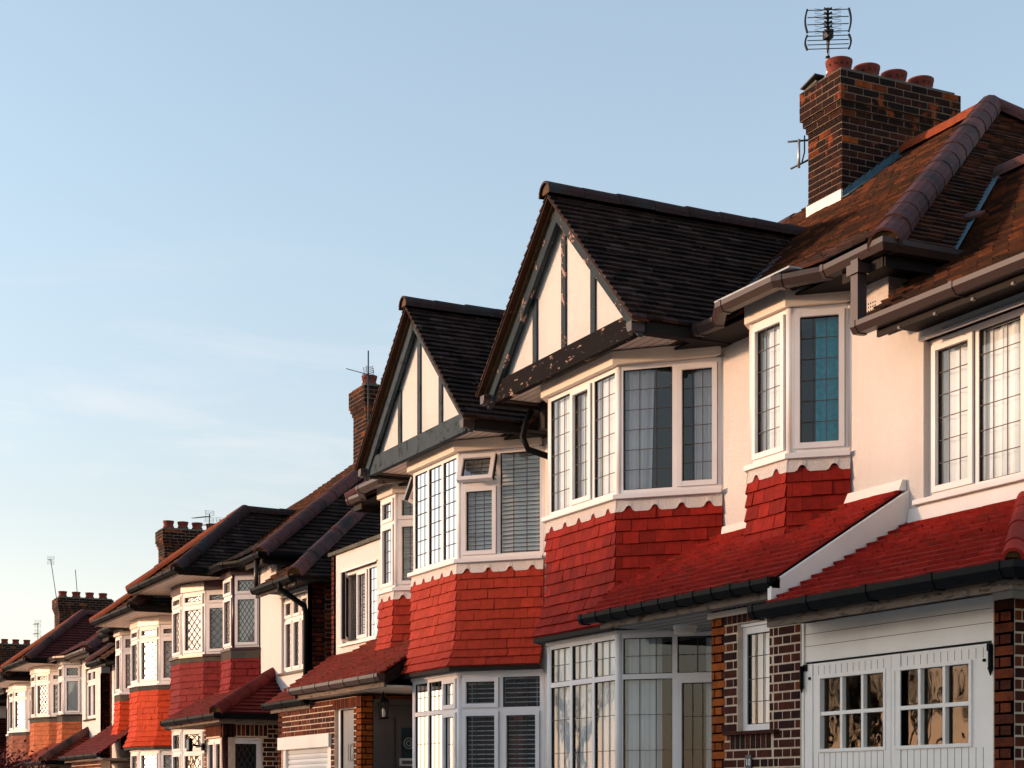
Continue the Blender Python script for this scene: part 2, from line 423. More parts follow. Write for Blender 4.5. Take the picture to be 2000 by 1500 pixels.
def sash(W, F, a, b, c, d, spec, gm='glass', sw=.048, n0=-.05, n1=.022, lm=None, hasframe=True):
    fm = W.fm
    if hasframe:
        W.fr.fbox(F, a, a+sw, c, d, n0, n1, fm); W.fr.fbox(F, b-sw, b, c, d, n0, n1, fm)
        W.fr.fbox(F, a+sw, b-sw, c, c+sw, n0, n1-.001, fm); W.fr.fbox(F, a+sw, b-sw, d-sw, d, n0, n1-.001, fm)
        W.fr.fbox(F, a-.004, a, c, d, -.05, .002, M['seal']); W.fr.fbox(F, b, b+.004, c, d, -.05, .002, M['seal'])
        a += sw; b -= sw; c += sw; d -= sw
    s = .007
    for q in ((a, a+s, c, d), (b-s, b, c, d), (a+s, b-s, c, c+s), (a+s, b-s, d-s, d)): W.fr.fbox(F, *q, -.045, -.012, M['seal'])
    W.gl.face([F(a, c, -.022), F(b, c, -.022), F(b, d, -.022), F(a, d, -.022)], M[gm])
    lead(W, F, a, b, c, d, spec, m=lm)
def glaze(W, F, x0, x1, z0, z1, lights, transom=None, ow=.045, mw=.05, gm='glass', lm=None, dep=-.07):
    """lights: list of (width weight, 'f'/'s'/'v', leading below, leading above)"""
    fm = W.fm
    W.fr.fbox(F, x0, x0+ow, z0, z1, dep, 0, fm); W.fr.fbox(F, x1-ow, x1, z0, z1, dep, 0, fm)
    W.fr.fbox(F, x0+ow, x1-ow, z0, z0+ow, dep, -.001, fm); W.fr.fbox(F, x0+ow, x1-ow, z1-ow, z1, dep, -.001, fm)
    tw = sum(l[0] for l in lights); x = x0+ow; span = (x1-x0-2*ow-mw*(len(lights)-1))
    for i, l in enumerate(lights):
        w = span*l[0]/tw; a = x; b = x+w; x = b+mw
        if i < len(lights)-1: W.fr.fbox(F, b, b+mw, z0+ow, z1-ow, dep, -.0015, fm)
        rows = [(z0+ow, z1-ow, l[1], l[2])]
        if transom and not (len(l) > 4 and l[4] == 'T'):
            W.fr.fbox(F, a, b, transom-mw/2, transom+mw/2, dep, -.0005, fm)
            rows = [(z0+ow, transom-mw/2, l[1], l[2]), (transom+mw/2, z1-ow, l[4] if len(l) > 4 else 'f', l[3])]
        for c, d, kind, sp in rows:
            if kind == 'v':     # top-hung sash standing open
                ang = R(20); ez = V3((0, 0, 1))*math.cos(ang)-F.en*math.sin(ang); h = d-c
                en = F.en*math.cos(ang)+V3((0, 0, 1))*math.sin(ang)
                F2 = Fr(F(0, d, .03)-ez*h, F.ex, en, ez)
                sash(W, F2, a-.01, b+.01, -.01, h, sp, gm, lm=lm)
            elif kind == 'o':   # side-hung casement standing open
                h = F.ex*math.cos(R(28))+F.en*math.sin(R(28)) if F.ex.x > 0 else -F.ex*math.cos(R(28))+F.en*math.sin(R(28))
                o_ = F(a, 0, .01) if F.ex.x > 0 else F(b, 0, .01)
                F3 = Fr(o_, h, V3((-h.y, h.x, 0)) if F.ex.x > 9 else V3((h.y, -h.x, 0))); sash(W, F3, .0, b-a, c, d, sp, gm, lm=lm)
            else: sash(W, F, a, b, c, d, sp, gm, hasframe=(kind == 's'), lm=lm)
def curtain(mb, F, x0, x1, z0, z1, m, n=-.16, amp=.02, per=.09, taper=0):
    N = max(6, int((x1-x0)/.012)); vs = []
    for i in range(N+1):
        t = i/N; x = x0+(x1-x0)*t
        ph = 2*math.pi*x/per+math.sin(x*7)*1.3
        for z, k in ((z0, 1), ((z0+z1)/2, .8), (z1, .6)):
            xx = x0+(x-x0)*(1-taper*(z1-z)/(z1-z0))
            vs.append(F(xx, z, n+amp*k*math.sin(ph)))
    fs = [(i*3+j, (i+1)*3+j, (i+1)*3+j+1, i*3+j+1) for i in range(N) for j in (0, 1)]
    mb.mesh(vs, fs, m, True)
def blinds(mb, F, x0, x1, z0, z1, n=-.12, per=.05, tilt=.5, m=None):
    z = z0; m = m or M['blind']
    while z < z1:
        mb.hexa([F(x0, z-.012*tilt, n+.022), F(x1, z-.012*tilt, n+.022), F(x1, z+.02*tilt, n-.022), F(x0, z+.02*tilt, n-.022),
                 F(x0, z-.012*tilt+.003, n+.022), F(x1, z-.012*tilt+.003, n+.022), F(x1, z+.02*tilt+.003, n-.022), F(x0, z+.02*tilt+.003, n-.022)], m)
        z += per
    for x in (x0+.1, x1-.1): mb.fbox(F, x-.002, x+.002, z0, z1, n+.022, n+.024, m)
def gutter(mb, pts, m, w=.11, h=.085, jm=None, joint=.9):
    pts = [V3(p) for p in pts]; prof = [(0, 0), (w, 0), (w, -h*.45), (w*.72, -h), (0, -h)]
    nn = []
    for i in range(len(pts)-1):
        d = (pts[i+1]-pts[i]); d.z = 0; d.normalize(); nn.append(V3((d.y, -d.x, 0)))
    gutter_flip = nn
    rings = []
    for i, p in enumerate(pts):
        if i == 0: q = nn[0]; s = 1
        elif i == len(pts)-1: q = nn[-1]; s = 1
        else: q = (nn[i-1]+nn[i]).normalized(); s = 1/max(.35, q.dot(nn[i]))
        rings.append([p+q*a*s+UP*b for a, b in prof])
    k = len(prof)
    for i in range(len(pts)-1):
        A, B = rings[i], rings[i+1]
        mb.mesh(A+B, [(j, (j+1) % k, k+(j+1) % k, k+j) for j in range(k)]+[tuple(range(k)), tuple(range(2*k-1, k-1, -1))], m)
        L = (pts[i+1]-pts[i]).length; n = int(L/joint)
        d = (pts[i+1]-pts[i]).normalized()
        for j in range(n+1):
            c = pts[i]+d*min(L-.04, .05+j*joint)
            e = [(-.004, .006), (w+.006, .006), (w+.006, -h*.5), (w*.74, -h-.007), (-.004, -h-.007)]
            A2 = [c-d*.02+nn[i]*a+UP*b for a, b in e]; B2 = [c+d*.02+nn[i]*a+UP*b for a, b in e]
            mb.mesh(A2+B2, [(j2, (j2+1) % 5, 5+(j2+1) % 5, 5+j2) for j2 in range(5)]+[(0, 1, 2, 3, 4), (9, 8, 7, 6, 5)], jm or m)
def gut(mb, pts, m, **k):   # run the points so that the trough lies on the street side
    P = [V3(p) for p in pts]; d = P[-1]-P[0]
    gutter(mb, P if k.pop('flip', False) else P, m, **k)

def scallop(mb, pl, z1, zb, m, per=.30, d=.035, notch=.075):
    """white lead apron with a scalloped lower edge along every facet of a bay"""
    P = offs(pl, d)
    for i in range(len(P)-1):
        F = facet(P[i], P[i+1]); L = F.L; n = max(1, round(L/per)); pp = L/n; N = 12*n
        def zbot(x):
            t = ((x/pp+.5) % 1.0)-.5; a = abs(t)*pp
            if a < .016: return zb+notch
            if a < .030:
                return zb+notch*(1-.35*(a-.016)/.014)
            if a < .060:
                s = (a-.030)/.030; return zb+notch*.65*(1-math.sin(s*math.pi/2))
            return zb
        xs = sorted(set([L*j/N for j in range(N+1)]+[k*pp+o for k in range(n+1) for o in (-.06, -.05, -.04, -.035, -.03, -.016, .016, .03, .035, .04, .05, .06) if 0 < k*pp+o < L]))
        # notches fall at facet starts as well; shift half a period so corners stay solid
        f = lambda x: zbot(x+pp/2)
        for a, b in zip(xs[:-1], xs[1:]):
            mb.mesh([F(a, f(a), 0), F(b, f(b), 0), F(b, z1, -.015), F(a, z1, -.015), F(a, f(a), -.03), F(b, f(b), -.03)], [(0, 1, 2, 3), (4, 5, 1, 0)], m)

# ------------------------------------------------------------------ chimneys, pots, aerials
def chimney(par, X0, X1, Y0, Y1, z0, z1, npots, ztop_pots=.2, detail=True, label=None):
    mb = MB()
    mo = M['mortardark']; bm = M['brickchim']
    mb.box(X0+.004, X1-.004, Y0+.004, Y1-.004, z0, z1, mo)
    zc = z1-.48   # corbel start
    tiers = [(z0, zc, 0), (zc, zc+.075, .02), (zc+.075, zc+.15, .045), (zc+.15, z1, .07)]
    for a, b, o in tiers:
        if o: mb.box(X0-o+.002, X1+o-.002, Y0-o+.002, Y1+o-.002, a, b-.002 if b < z1 else b, mo)
        x0, x1, y0, y1 = X0-o, X1+o, Y0-o, Y1+o
        for (A, B, hint) in (((x0, y0), (x1, y0), (0, -1, 0)), ((x1, y0), (x1, y1), (1, 0, 0)), ((x0, y1), (x0, y0), (-1, 0, 0)), ((x1, y1), (x0, y1), (0, 1, 0))):
            if not detail and hint[1] > 0: continue
            F = facet(A, B, 0, hint); bricks(mb, F, 0, F.L, a, b, bm, mort=mo, depthface=False, bond='stretcher', proud=.003, ph=random.uniform(0, .05))
    mb.box(X0-.02, X1+.02, Y0-.02, Y1+.02, z1, z1+.045, M['flaunch'])
    ch = mb.build('chimney', par, label=label)
    cx = (X0+X1)/2; n = npots
    for i in range(n):
        pm = MB(); y = Y0+.2+(Y1-Y0-.4)*i/(n-1); r = .13
        pm.lathe((cx, y, z1+.02), [(.17, -.0), (.165, .05), (.13, .09)], M['flaunch'], 16)
        r = .14; pm.lathe((cx, y, z1+.07), [(r*1.02, 0), (r*1.08, .03), (r*1.06, .06), (r*.9, .085), (r*.95, .11), (r*1.06, .17), (r*1.10, .19), (r*1.10, .205), (r*.98, .205), (r*.9, .10)], M['pot'], 24)
        if detail:
            for j in range(12):
                t = 2*math.pi*j/12+.1; c = V3((cx+math.cos(t)*r*1.01, y+math.sin(t)*r*1.01, z1+.07+.138))
                d = V3((math.cos(t), math.sin(t), 0)); s = d.cross(UP)
                pm.mesh([c+s*.011*math.cos(q*math.pi/4)+UP*.013*math.sin(q*math.pi/4)+d*.004 for q in range(8)], [tuple(range(8))], M['seal'])
        pm.build('chimney_pot', ch)
    return ch
def yagi(mb, p, d, L, n, m, e=.16, up=UP, refl=True):
    p = V3(p); d = V3(d).normalized(); s = d.cross(up).normalized(); u = s.cross(d)
    mb.tube([p-d*.06, p+d*L], .008, m, 5)
    for i in range(n):
        c = p+d*(.07+(L-.1)*i/(n-1)); k = e*(1-.35*i/n)
        mb.tube([c-s*k/2, c+s*k/2], .005, m, 4)
    if refl:
        for a in (-1, 1):
            for j in range(4):
                c = p-d*.03+u*a*(.03+.035*j)+d*.012*j; mb.tube([c-s*.12, c+s*.12], .004, m, 4)
            for k in (-.11, .11): mb.tube([p-d*.03+u*a*.02+s*k, p+d*.02+u*a*.15+s*k], .004, m, 4)
def aerial(label, base, h, yag, m='aerial', group='rooftop television aerials', lean=(0, 0)):
    t = thing('tv_aerial', label, 'aerial', base, group)
    mb = MB(); b = V3(base); top = b+V3((lean[0], lean[1], h)); mb.tube([b, top], .014, M[m], 6); mb.build('mast', t)
    am = MB()
    for f, d, L, n, e in yag: yagi(am, b+(top-b)*f, d, L, n, M['aerial'], e)
    am.build('antenna', t); return t

# ------------------------------------------------------------------ the house
def house(P):
    Xp, sg, dz, c = P['Xp'], P['sg'], P['dz'], P['c']
    U = lambda u, y: (Xp+sg*u, y)
    T = lambda u, y, z: V3((Xp+sg*u, y, z+dz))
    par = thing('terraced_house', P['label'], 'house', (Xp+sg*3.5, 8.84, dz), 'suburban houses in a row')
    WY = 8.84; corner, ext = P['corner'], P['ext']
    far = P.get('far', 0); g, tw = ((.10, .165), (.12, .2), (.15, .26))[far]
    rt = M[P.get('roof', 'rooftile')]; dt = M[P.get('side', 'rooftile')]; rg = M[P.get('ridge', 'ridgetile')]
    ec = corner+.45            # main eaves corner
    ze, zr, ye, yr = 5.5, 8.50+P.get('rdz', 0), 8.45, 12.45; k = (zr-ze)/(yr-ye); up_ = ec-3.3; kh = (zr-ze)/3.3
    Fw = facet(U(0, WY), U(9, WY), dz) if sg > 0 else facet(U(0, WY), U(9, WY), dz)
    # ---- facade wall with openings
    bow = P['style'] == 'bow'
    if bow:
        Rr = 1.875; pl = []
        for a in (-53, -31.9, -10.6, 10.6, 31.9, 53): pl.append(U(c+Rr*math.sin(R(a)), 9.995-Rr*math.cos(R(a))))
        pl[0] = (pl[0][0], WY); pl[-1] = (pl[-1][0], WY)
    else: pl = [U(c-1.50, WY), U(c-P.get('bf', .74), 8.12), U(c+P.get('bf', .74), 8.12), U(c+1.50, WY)]
    s0, s1 = P['sb']; yb = 16.45
    spl = [U(s0-.36, WY), U(s0, 8.458), U(s1, 8.458), U(s1+.36, WY)]
    holes = [(c-1.4, c+1.4, 4.12, 5.42), (c-1.4, c+1.4, .9, 2.77), (s0-.3, s1+.3, 4.12, 5.40)]
    ew = P.get('ewin')
    if ew: holes.append(ew)
    wm = M[P.get('wall', 'render')]
    zt = 4.97 if P['extt'] in ('ridge', 'hip') else 5.0
    wb = MB()
    wallholes(wb, Fw, 0, corner, 0, 5.6, [h for h in holes if h[0] < corner], wm)
    if ext > corner: wallholes(wb, Fw, corner, ext-(.12 if P.get('bq') else 0), 0, zt, holes, wm)
    # flanks and back
    a, b = U(corner, WY), U(corner, 16)
    Fs = facet(U(corner, WY+.22), U(corner, 16), dz, (sg, 0, 0)); wb.fbox(Fs, 0, Fs.L, 3.0, 5.6, -.2, 0, M['rendergrey'] if ext > corner and not far else wm)  # side return wall in the shade-greyed render
    Fb = facet(U(0, 16), U(ext, 16), dz, (0, 1, 0)); wb.fbox(Fb, 0, ext, 0, 5.0, -.2, 0, wm)
    wb.build('wall', par)
    fb = MB(); bm = M[P.get('brick', 'brick')]
    Fe = facet(U(ext, WY), U(ext, 16), dz, (sg, 0, 0)); bricks(fb, Fe, 0, Fe.L, 0, zt, bm, mort=M['mortardark'])
    if P.get('bq'): bricks(fb, Fw, ext-.12, ext, 0, zt, M['brickred'], quoin=None)
    fb.build('flank_wall', par, label='dark brick side wall')
    # rooms behind the openings
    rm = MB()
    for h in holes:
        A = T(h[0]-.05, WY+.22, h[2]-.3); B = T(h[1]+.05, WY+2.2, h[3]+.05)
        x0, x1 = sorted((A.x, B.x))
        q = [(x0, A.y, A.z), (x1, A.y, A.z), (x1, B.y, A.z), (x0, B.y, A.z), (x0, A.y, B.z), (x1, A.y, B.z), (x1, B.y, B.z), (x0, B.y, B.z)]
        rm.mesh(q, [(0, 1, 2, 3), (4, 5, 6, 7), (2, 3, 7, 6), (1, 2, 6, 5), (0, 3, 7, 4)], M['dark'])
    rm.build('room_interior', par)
    # ---- main roof
    rb = MB()
    tiles(rb, [T(0, ye, ze), T(ec, ye, ze), T(up_, yr, zr), T(0, yr, zr)], rt, (0, -1, 1), g, tw)
    yb = 2*yr-ye
    tiles(rb, [T(ec, ye, ze), T(ec, yb, ze), T(up_, yr, zr)], dt, (sg, 0, 1), g, tw)
    rb.face([T(0, yr, zr), T(up_, yr, zr), T(ec, yb, ze), T(0, yb, ze)], rt)
    rb.face([T(.002, ye, ze), T(.002, yr, zr), T(.002, yb, ze)], M['darkwood'])
    # eaves: boxed dark soffit under the main roof
    rb.prism([tuple(T(0, ye+.02, 0))[:2], tuple(T(ec-.02, ye+.02, 0))[:2], tuple(T(ec-.02, yb, 0))[:2], tuple(T(0, yb, 0))[:2]], ze+dz-.04, ze+dz-.02, M['darkwood'])
    qx = sorted((T(s1+.75, 0, 0).x, T(ec-.04, 0, 0).x)); rb.box(qx[0], qx[1], ye+.01, ye+.035, ze+dz-.13, ze+dz-.0, M['darkwood'])
    qx = sorted((T(ec-.04, 0, 0).x, T(ec-.02, 0, 0).x)); rb.box(qx[0], qx[1], ye+.02, yb, ze+dz-.13, ze+dz-.03, M['darkwood'])
    roof = rb.build('roof', par)
    hb = RL()
    ridge(hb, T(0, yr, zr+.03), T(up_, yr, zr+.03), M['ridgesunlit'] if P.get('orange') else rg, cap=False)
    ridge(hb, T(ec+.03, ye-.03, ze+.04), T(up_, yr, zr+.05), rg, r=.135, seg=.42)
    ridge(hb, T(ec+.03, yb+.03, ze+.04), T(up_, yr, zr+.05), rg, r=.125, seg=.4)
    # ---- projecting roof over the big bay
    pb = MB(); pd = M[P.get('pside', 'darktile')]
    if not bow:
        zg0, zg1, hw, yf = 5.56, 7.22, 1.70, 7.72
        def my(z): return ye+(z-ze)/k
        for s in (-1, 1):
            tiles(pb, [T(c+s*hw, yf, zg0), T(c+s*hw, my(zg0)+.02, zg0), T(c, my(zg1)+.02, zg1), T(c, yf, zg1)], pd, (sg*s, 0, 1), g, tw)
        ridge(hb, T(c, yf-.02, zg1+.03), T(c, my(zg1)+.25, zg1+.03), M['ridgedark'], r=.115, seg=.42)
        # valley lead
        for s in (-1, 1):
            a, b = T(c+s*(hw+.0), my(zg0)+.02, zg0+.06), T(c+s*.02, my(zg1)+.06, zg1+.06)
            d2 = V3((sg*s*.17, 0, 0)); pb.face([a, a+d2, b+d2, b], M['lead'])
        # gable front
        gb = MB(); Fg = facet(U(c, 7.93), U(c+1, 7.93), dz)
        gb.fpoly(Fg, [(-1.50, 5.62), (1.50, 5.62), (0, 7.08)], -.1, 0, M['render'])
        gb.build('gable_panel', par)
        tb = MB(); tm = M[P['timber']]
        for x in (-.63, 0, .63):
            jx = random.uniform(-.02, .02); hgt = 7.0-abs(x)*1.0
            tb.fbox(Fg, x+jx-.045, x+jx+.045, 5.62, hgt, -.05, .022, tm)
        tb.build('gable_timber', par)
        bb = MB(); bb.fbox(Fg, -1.47, 1.50, 5.46, 5.68, .0, .075, M[P['beam']]); bb.build('tie_beam', par, label=P['beaml'])
        for s in (-1, 1):
            q = MB()
            sl = (zg1-zg0)/hw
            def zt_(x): return zg1-.015-abs(x)*sl
            pts = [(0, zt_(0)), (s*1.66, zt_(1.66)), (s*1.63, zt_(1.63)-.20), (s*1.50, zt_(1.5)-.22), (0, zt_(0)-.24)]
            q.fpoly(Fg, pts, .05, .10, tm)
            q.fpoly(Fg, [(0, zt_(0)-.015), (s*1.68, zt_(1.68)-.012), (s*1.66, zt_(1.66)-.05), (0, zt_(0)-.055)], .101, .135, M['goldwood'])
            q.fpoly(Fg, [(0, zt_(0)+.012), (s*1.70, zt_(1.70)+.012), (s*1.69, zt_(1.69)-.012), (0, zt_(0)-.014)], .02, .20, M['rooftile'])
            q.build('bargeboard', par)
        sb_ = MB(); A = U(c-1.52, 7.92); B = U(c+1.60, WY-.002)
        sb_.box(min(A[0], B[0]), max(A[0], B[0]), A[1], B[1], 5.52+dz, 5.545+dz, M['cream'])
        n = 10
        for i in range(1, n): 
            y = 7.92+(WY-7.92)*i/n; sb_.box(min(A[0], B[0]), max(A[0], B[0]), y-.003, y+.003, 5.5185+dz, 5.52+dz, M['oldwood'])
        sb_.build('soffit', par)
        for s in (-1, 1):
            gu = MB()
            p0, p1 = T(c+s*(hw-.05), yf+.03, zg0-.01), T(c+s*(hw-.05), ye+.05, zg0-.01)
            gutter(gu, [p0, p1] if (sg*s) < 0 else [p1, p0], M['brown'], w=.1, h=.09)
            xx = T(c+s*(hw-.03), 0, 0).x; xi = T(c+s*1.56, 0, 0).x
            gu.box(min(xx, xi), max(xx, xi), 7.9, WY-.01, 5.45+dz, 5.56+dz, M['darkwood'])
            gu.build('gutter', par)
    else:
        hw, yf, zp = 1.75, 7.70, 6.92; yp = 9.46; ym = ye+(zp-ze)/k
        tiles(pb, [T(c-hw, yf, ze), T(c+hw, yf, ze), T(c, yp, zp)], rt, (0, -1, 1), g, tw)
        for s in (-1, 1):
            tiles(pb, [T(c+s*hw, yf, ze), T(c+s*hw, ye+.02, ze), T(c, ym, zp), T(c, yp, zp)], pd, (sg*s, 0, 1), g, tw)
            mm = M[P.get('hipL', 'ridgedark')] if s*sg < 0 else M[P.get('hipR', 'ridgedark')]  # sun-side hips take the sunlit tile, the other side a darker one
            ridge(hb, T(c+s*(hw+.02), yf-.02, ze+.04), T(c, yp, zp+.05), mm, r=.125, seg=.35)
            a, b = T(c+s*(hw+.05), ye, ze+.035), T(c+s*.02, ym+.08, zp+.035); d2 = V3((sg*s*.09, 0, 0)); pb.face([a, a+d2, b+d2, b], M['lead'])
        ridge(hb, T(c, yp, zp+.03), T(c, ym+.15, zp+.03), M[P.get('hipR', 'ridgedark')], seg=.4, cap=False)
        A = T(c-hw, 0, 0).x; B = T(c+hw, 0, 0).x; A, B = min(A, B), max(A, B)
        sb_ = MB(); sb_.box(A+.03, B-.03, yf+.03, WY-.002, 5.455+dz, 5.475+dz, M['cream'])
        for i in range(1, 12):
            y = yf+(WY-yf)*i/12; sb_.box(A+.04, B-.04, y-.003, y+.003, 5.453+dz, 5.455+dz, M['oldwood'])
        sb_.build('soffit', par)
        gu = MB(); gu.box(A+.01, B-.01, yf+.01, yf+.03, 5.44+dz, 5.56+dz, M['darkwood'])
        gu.box(B-.03, B-.01, yf+.03, WY, 5.44+dz, 5.56+dz, M['darkwood'])
        gutter(gu, [V3((A, yf+.01, 5.56+dz)), V3((B, yf+.01, 5.56+dz)), V3((B, ye, 5.56+dz))], M['black'], w=.1)
        gu.build('gutter', par)
    pb.build('bay_roof', par)
    # ---- small roof over the little bay
    sm = MB(); ov = .20; sp = [U(s0-.45, 8.50), U(s0-.07, 8.458-ov), U(s1+.14, 8.458-ov), U(s1+.55, 8.50)]
    top = [U(s0-.75, 8.95), U(s0-.2, 8.95), U(s1+.2, 8.95), U(s1+.75, 8.95)]
    zz = ze+k*(8.95-ye)+.03
    for i in range(3):
        tiles(sm, [V3((*sp[i], 5.57+dz)), V3((*sp[i+1], 5.57+dz)), V3((*top[i+1], zz+dz)), V3((*top[i], zz+dz))], dt, (0, -1, 1), g, tw, t=.015)
    sm.prism(sp+[U(s1+.55, WY), U(s0-.55, WY)], 5.537+dz, 5.56+dz, M['darkwood'])
    gut_ = sorted(sp, key=lambda q: q[0])
    # two eaves gutters: run left to right with the little bay stepping forward
    gm = M[P.get('gut', 'brown')]
    e0 = c+(1.72 if not bow else 1.8)
    run = [U(e0, ye), U(s0-.45, 8.47)] if e0 < s0-.6 else [U(s0-.45, 8.47)]
    run += [U(s0-.08, 8.458-ov), U(s1+.15, 8.458-ov), U(s1+.55, 8.47), U(ec, ye)]
    if sg < 0: run = run[::-1]
    run3 = [V3((*q, ze+dz+.055)) for q in run]
    if sg > 0: run3.append(V3((*U(ec, 11.0), ze+dz+.055)))
    gutter(sm, run3, gm, w=.105, h=.095, jm=gm)
    if not far and sg > 0:   # lead tray along the eaves
        F = facet(sp[1], sp[2], dz); sm.fbox(F, -.1, F.L+.25, 5.575, 5.59, -.06, .07, M['leadlight'])
    sm.build('eaves', par)
    # ---- extension roof
    if P['extt'] in ('ridge', 'hip'):
        xb = MB(); z0 = 4.97; kk = .78; yR = 10.96; zR = z0+kk*(yR-ye)
        ya = ye+(ze-z0)/kk; ux = ext+.35; vu = lambda z: ec-(z-ze)/kh
        if P['extt'] == 'ridge':
            tiles(xb, [T(corner+.03, ye, z0), T(ux, ye, z0), T(ux, ya, ze), T(corner+.03, ya, ze)], rt, (0, -1, 1), g, tw)
            tiles(xb, [T(ec, ya, ze), T(ux, ya, ze), T(ux, yR, zR), T(vu(zR), yR, zR)], rt, (0, -1, 1), g, tw, phase=.3)
            xb.face([T(ux, yR, zR), T(vu(zR), yR, zR), T(vu(zR), 13.4, z0), T(ux, 13.4, z0)], rt)
            xb.face([T(ux-.1, ye, z0), T(ux-.1, yR, zR), T(ux-.1, 13.4, z0)], M['render'])
            ridge(hb, T(vu(zR)+.12, yR, zR+.03), T(ux, yR, zR+.03), rg, seg=.42)
        else:
            tiles(xb, [T(corner+.03, ye, z0), T(ux, ye, z0), T(ux-(ya-ye), ya, ze), T(corner+.03, ya, ze)], rt, (0, -1, 1), g, tw)
            um = ux-(yR-ye)
            if um > vu(zR):
                tiles(xb, [T(ec, ya, ze), T(ux-(ya-ye), ya, ze), T(um, yR, zR), T(vu(zR), yR, zR)], rt, (0, -1, 1), g, tw)
                ztop, ytop, ut = zR, yR, um
            else:
                s_ = (ux-ec)/(1+1/(kh/kk) if 0 else 1)
                # hip and valley meet
                d = ((ux-ya+ye)-ec)/(1-kk/kh); d = min(d, yR-ya)
                tiles(xb, [T(ec, ya, ze), T(ux-(ya-ye), ya, ze), T(ux-(ya-ye)-d, ya+d, ze+kk*d)], rt, (0, -1, 1), g, tw)
                ztop, ytop, ut = ze+kk*d, ya+d, ux-(ya-ye)-d
            tiles(xb, [T(ux, ye, z0), T(ux, 15, z0), T(ut, 15-(ytop-ye), ztop), T(ut, ytop, ztop)], dt, (sg, 0, 1), g, tw)
            ridge(hb, T(ux+.02, ye-.02, z0+.04), T(ut, ytop, ztop+.05), rg, r=.13, seg=.33)
        a, b = T(ec-.06, ya-.02, ze+.035), T(vu(zR)-.03, yR, zR+.045)
        if P['extt'] == 'ridge':
            d2 = V3((sg*.11, 0, .0)); N = 9
            for i in range(N):
                p = a+(b-a)*(i/N); q = a+(b-a)*((i+1)/N+.01)
                xb.face([p+UP*.004*(i % 2), p+d2, q+d2, q+UP*.004], M['lead'])
            e_ = T(ec-.55, ya-.15, ze+.02)
            for (f1) in (.42,):
                p = a+(b-a)*f1+V3((0, 0, .05)); xb.hexa([p+V3(v) for v in ((-.06, -.05, -.03), (.12, -.05, -.08), (.12, .12, .0), (-.06, .12, .05), (-.06, -.05, .0), (.12, -.05, -.05), (.12, .12, .03), (-.06, .12, .08))], M['ridgetile'])
        else:
            d2 = V3((sg*.11, 0, 0)); xb.face([a, a+d2, b+d2, b], M['lead'])
        # fascia, drip board and brackets
        X0, X1 = sorted((T(corner+(.36 if P['extt'] == 'ridge' else .1), 0, 0).x, T(ux-.02, 0, 0).x))
        if P['extt'] == 'hip' and sg > 0: pass
        xb.box(X0, X1, ye+.03, WY+.3, z0+dz-.06, z0+dz-.02, M['darkwood'])
        xb.box(X0-.02, X1, ye+.005, ye+.03, z0+dz-.14, z0+dz+.0, M['darkwood'])
        x = X0+.25
        while x < X1: xb.box(x, x+.024, ye-.008, ye+.02, z0+dz-.145, z0+dz-.125, M['rendergrey']); x += .42
        pts = [T(corner+.15, ye, z0+.005), T(ux+.0, ye, z0+.005)]
        if sg < 0: pts = pts[::-1]
        gutter(xb, pts, gm, w=.115, h=.09, jm=gm, joint=1.15)
        xb.build('extension_roof', par)
    elif P['extt'] == 'parapet':
        xb = MB(); X0, X1 = sorted((T(corner, 0, 0).x, T(ext+.03, 0, 0).x))
        xb.box(X0, X1, WY-.05, WY+.3, 5.0+dz, 5.055+dz, M['flaunch']); xb.box(X0, X1, WY+.25, 14, 4.9+dz, 4.96+dz, M['flaunch'])
        xb.build('coping', par)
    hb.build(roof)
    # ---- big bay
    red = M[P['red']]; bb = MB()
    core = offs(pl, -.12)
    bb.prism(core, 2.8+dz, 4.06+dz, M['darkwood'])
    d0 = .012
    secs = [(4.0, d0), (3.28, d0+.01), (3.05, .065), (2.85, .15)]
    for (za, da), (zb, db) in zip(secs[:-1], secs[1:]):
        A = offs(pl, da); B = offs(pl, db)
        for i in range(len(pl)-1):
            hint = facet(pl[i], pl[i+1]).en
            tiles(bb, [V3((*B[i], zb+dz)), V3((*B[i+1], zb+dz)), V3((*A[i+1], za+dz)), V3((*A[i], za+dz))], red, tuple(hint), .112, .168 if not bow else .2, t=.028, phase=random.random()*.3)
    bb.build('tile_hanging', par, label=P['redl'])
    ub = MB(); B = offs(pl, .15); ub.prism(B, 2.80+dz, 2.845+dz, M['darkwood']); ub.prism(offs(pl, .03), 2.77+dz, 2.80+dz, M['whitepaint']); ub.build('bay_lintel', par)
    ap = MB()
    if P.get('apron', 'apron') == 'apron': scallop(ap, pl, 4.075+dz, 3.95+dz, M['apron'], notch=.058)
    else:
        A = offs(pl, .035); B = offs(pl, .02)
        for i in range(len(pl)-1):
            F = facet(A[i], A[i+1], dz); ap.fbox(F, 0, F.L, 3.985, 4.075, -.03, 0, M['apronold'])
    fm = P.get('frame', 'white')
    W = Win(fm); wt = 5.28 if bow else 5.375
    nf = len(pl)-1
    for i in range(nf):
        F = facet(pl[i], pl[i+1], dz)
        lights, lights2, tr, tr2 = P['bay'](i if sg > 0 else i, F.L)
        glaze(W, F, .01, F.L-.01, 4.12, wt, lights, tr, gm=P.get('gm', 'glass'))
        P['dress'](W, F, i, 4.17, wt-.04)
    for p in offs(pl, -.035): W.fr.tube([(p[0], p[1], 4.12+dz), (p[0], p[1], wt+dz)], .042, M[fm], 8)
    sill = offs(pl, .07); W.si.prism(sill, 4.075+dz, 4.118+dz, M[P.get('sill', 'white')])
    fa = MB(); fa.prism(offs(pl, .075), 5.378+dz, 5.505+dz, M[P.get('fascia', 'cream')]) if not bow else fa.prism(offs(pl, .03), 5.282+dz, 5.452+dz, M[P.get('fascia', 'cream')])
    if not bow: fa.prism(offs(pl, .02), 5.506+dz, 5.519+dz, M['darkwood'])  # thin dark strip stands in for the shadow above the fascia
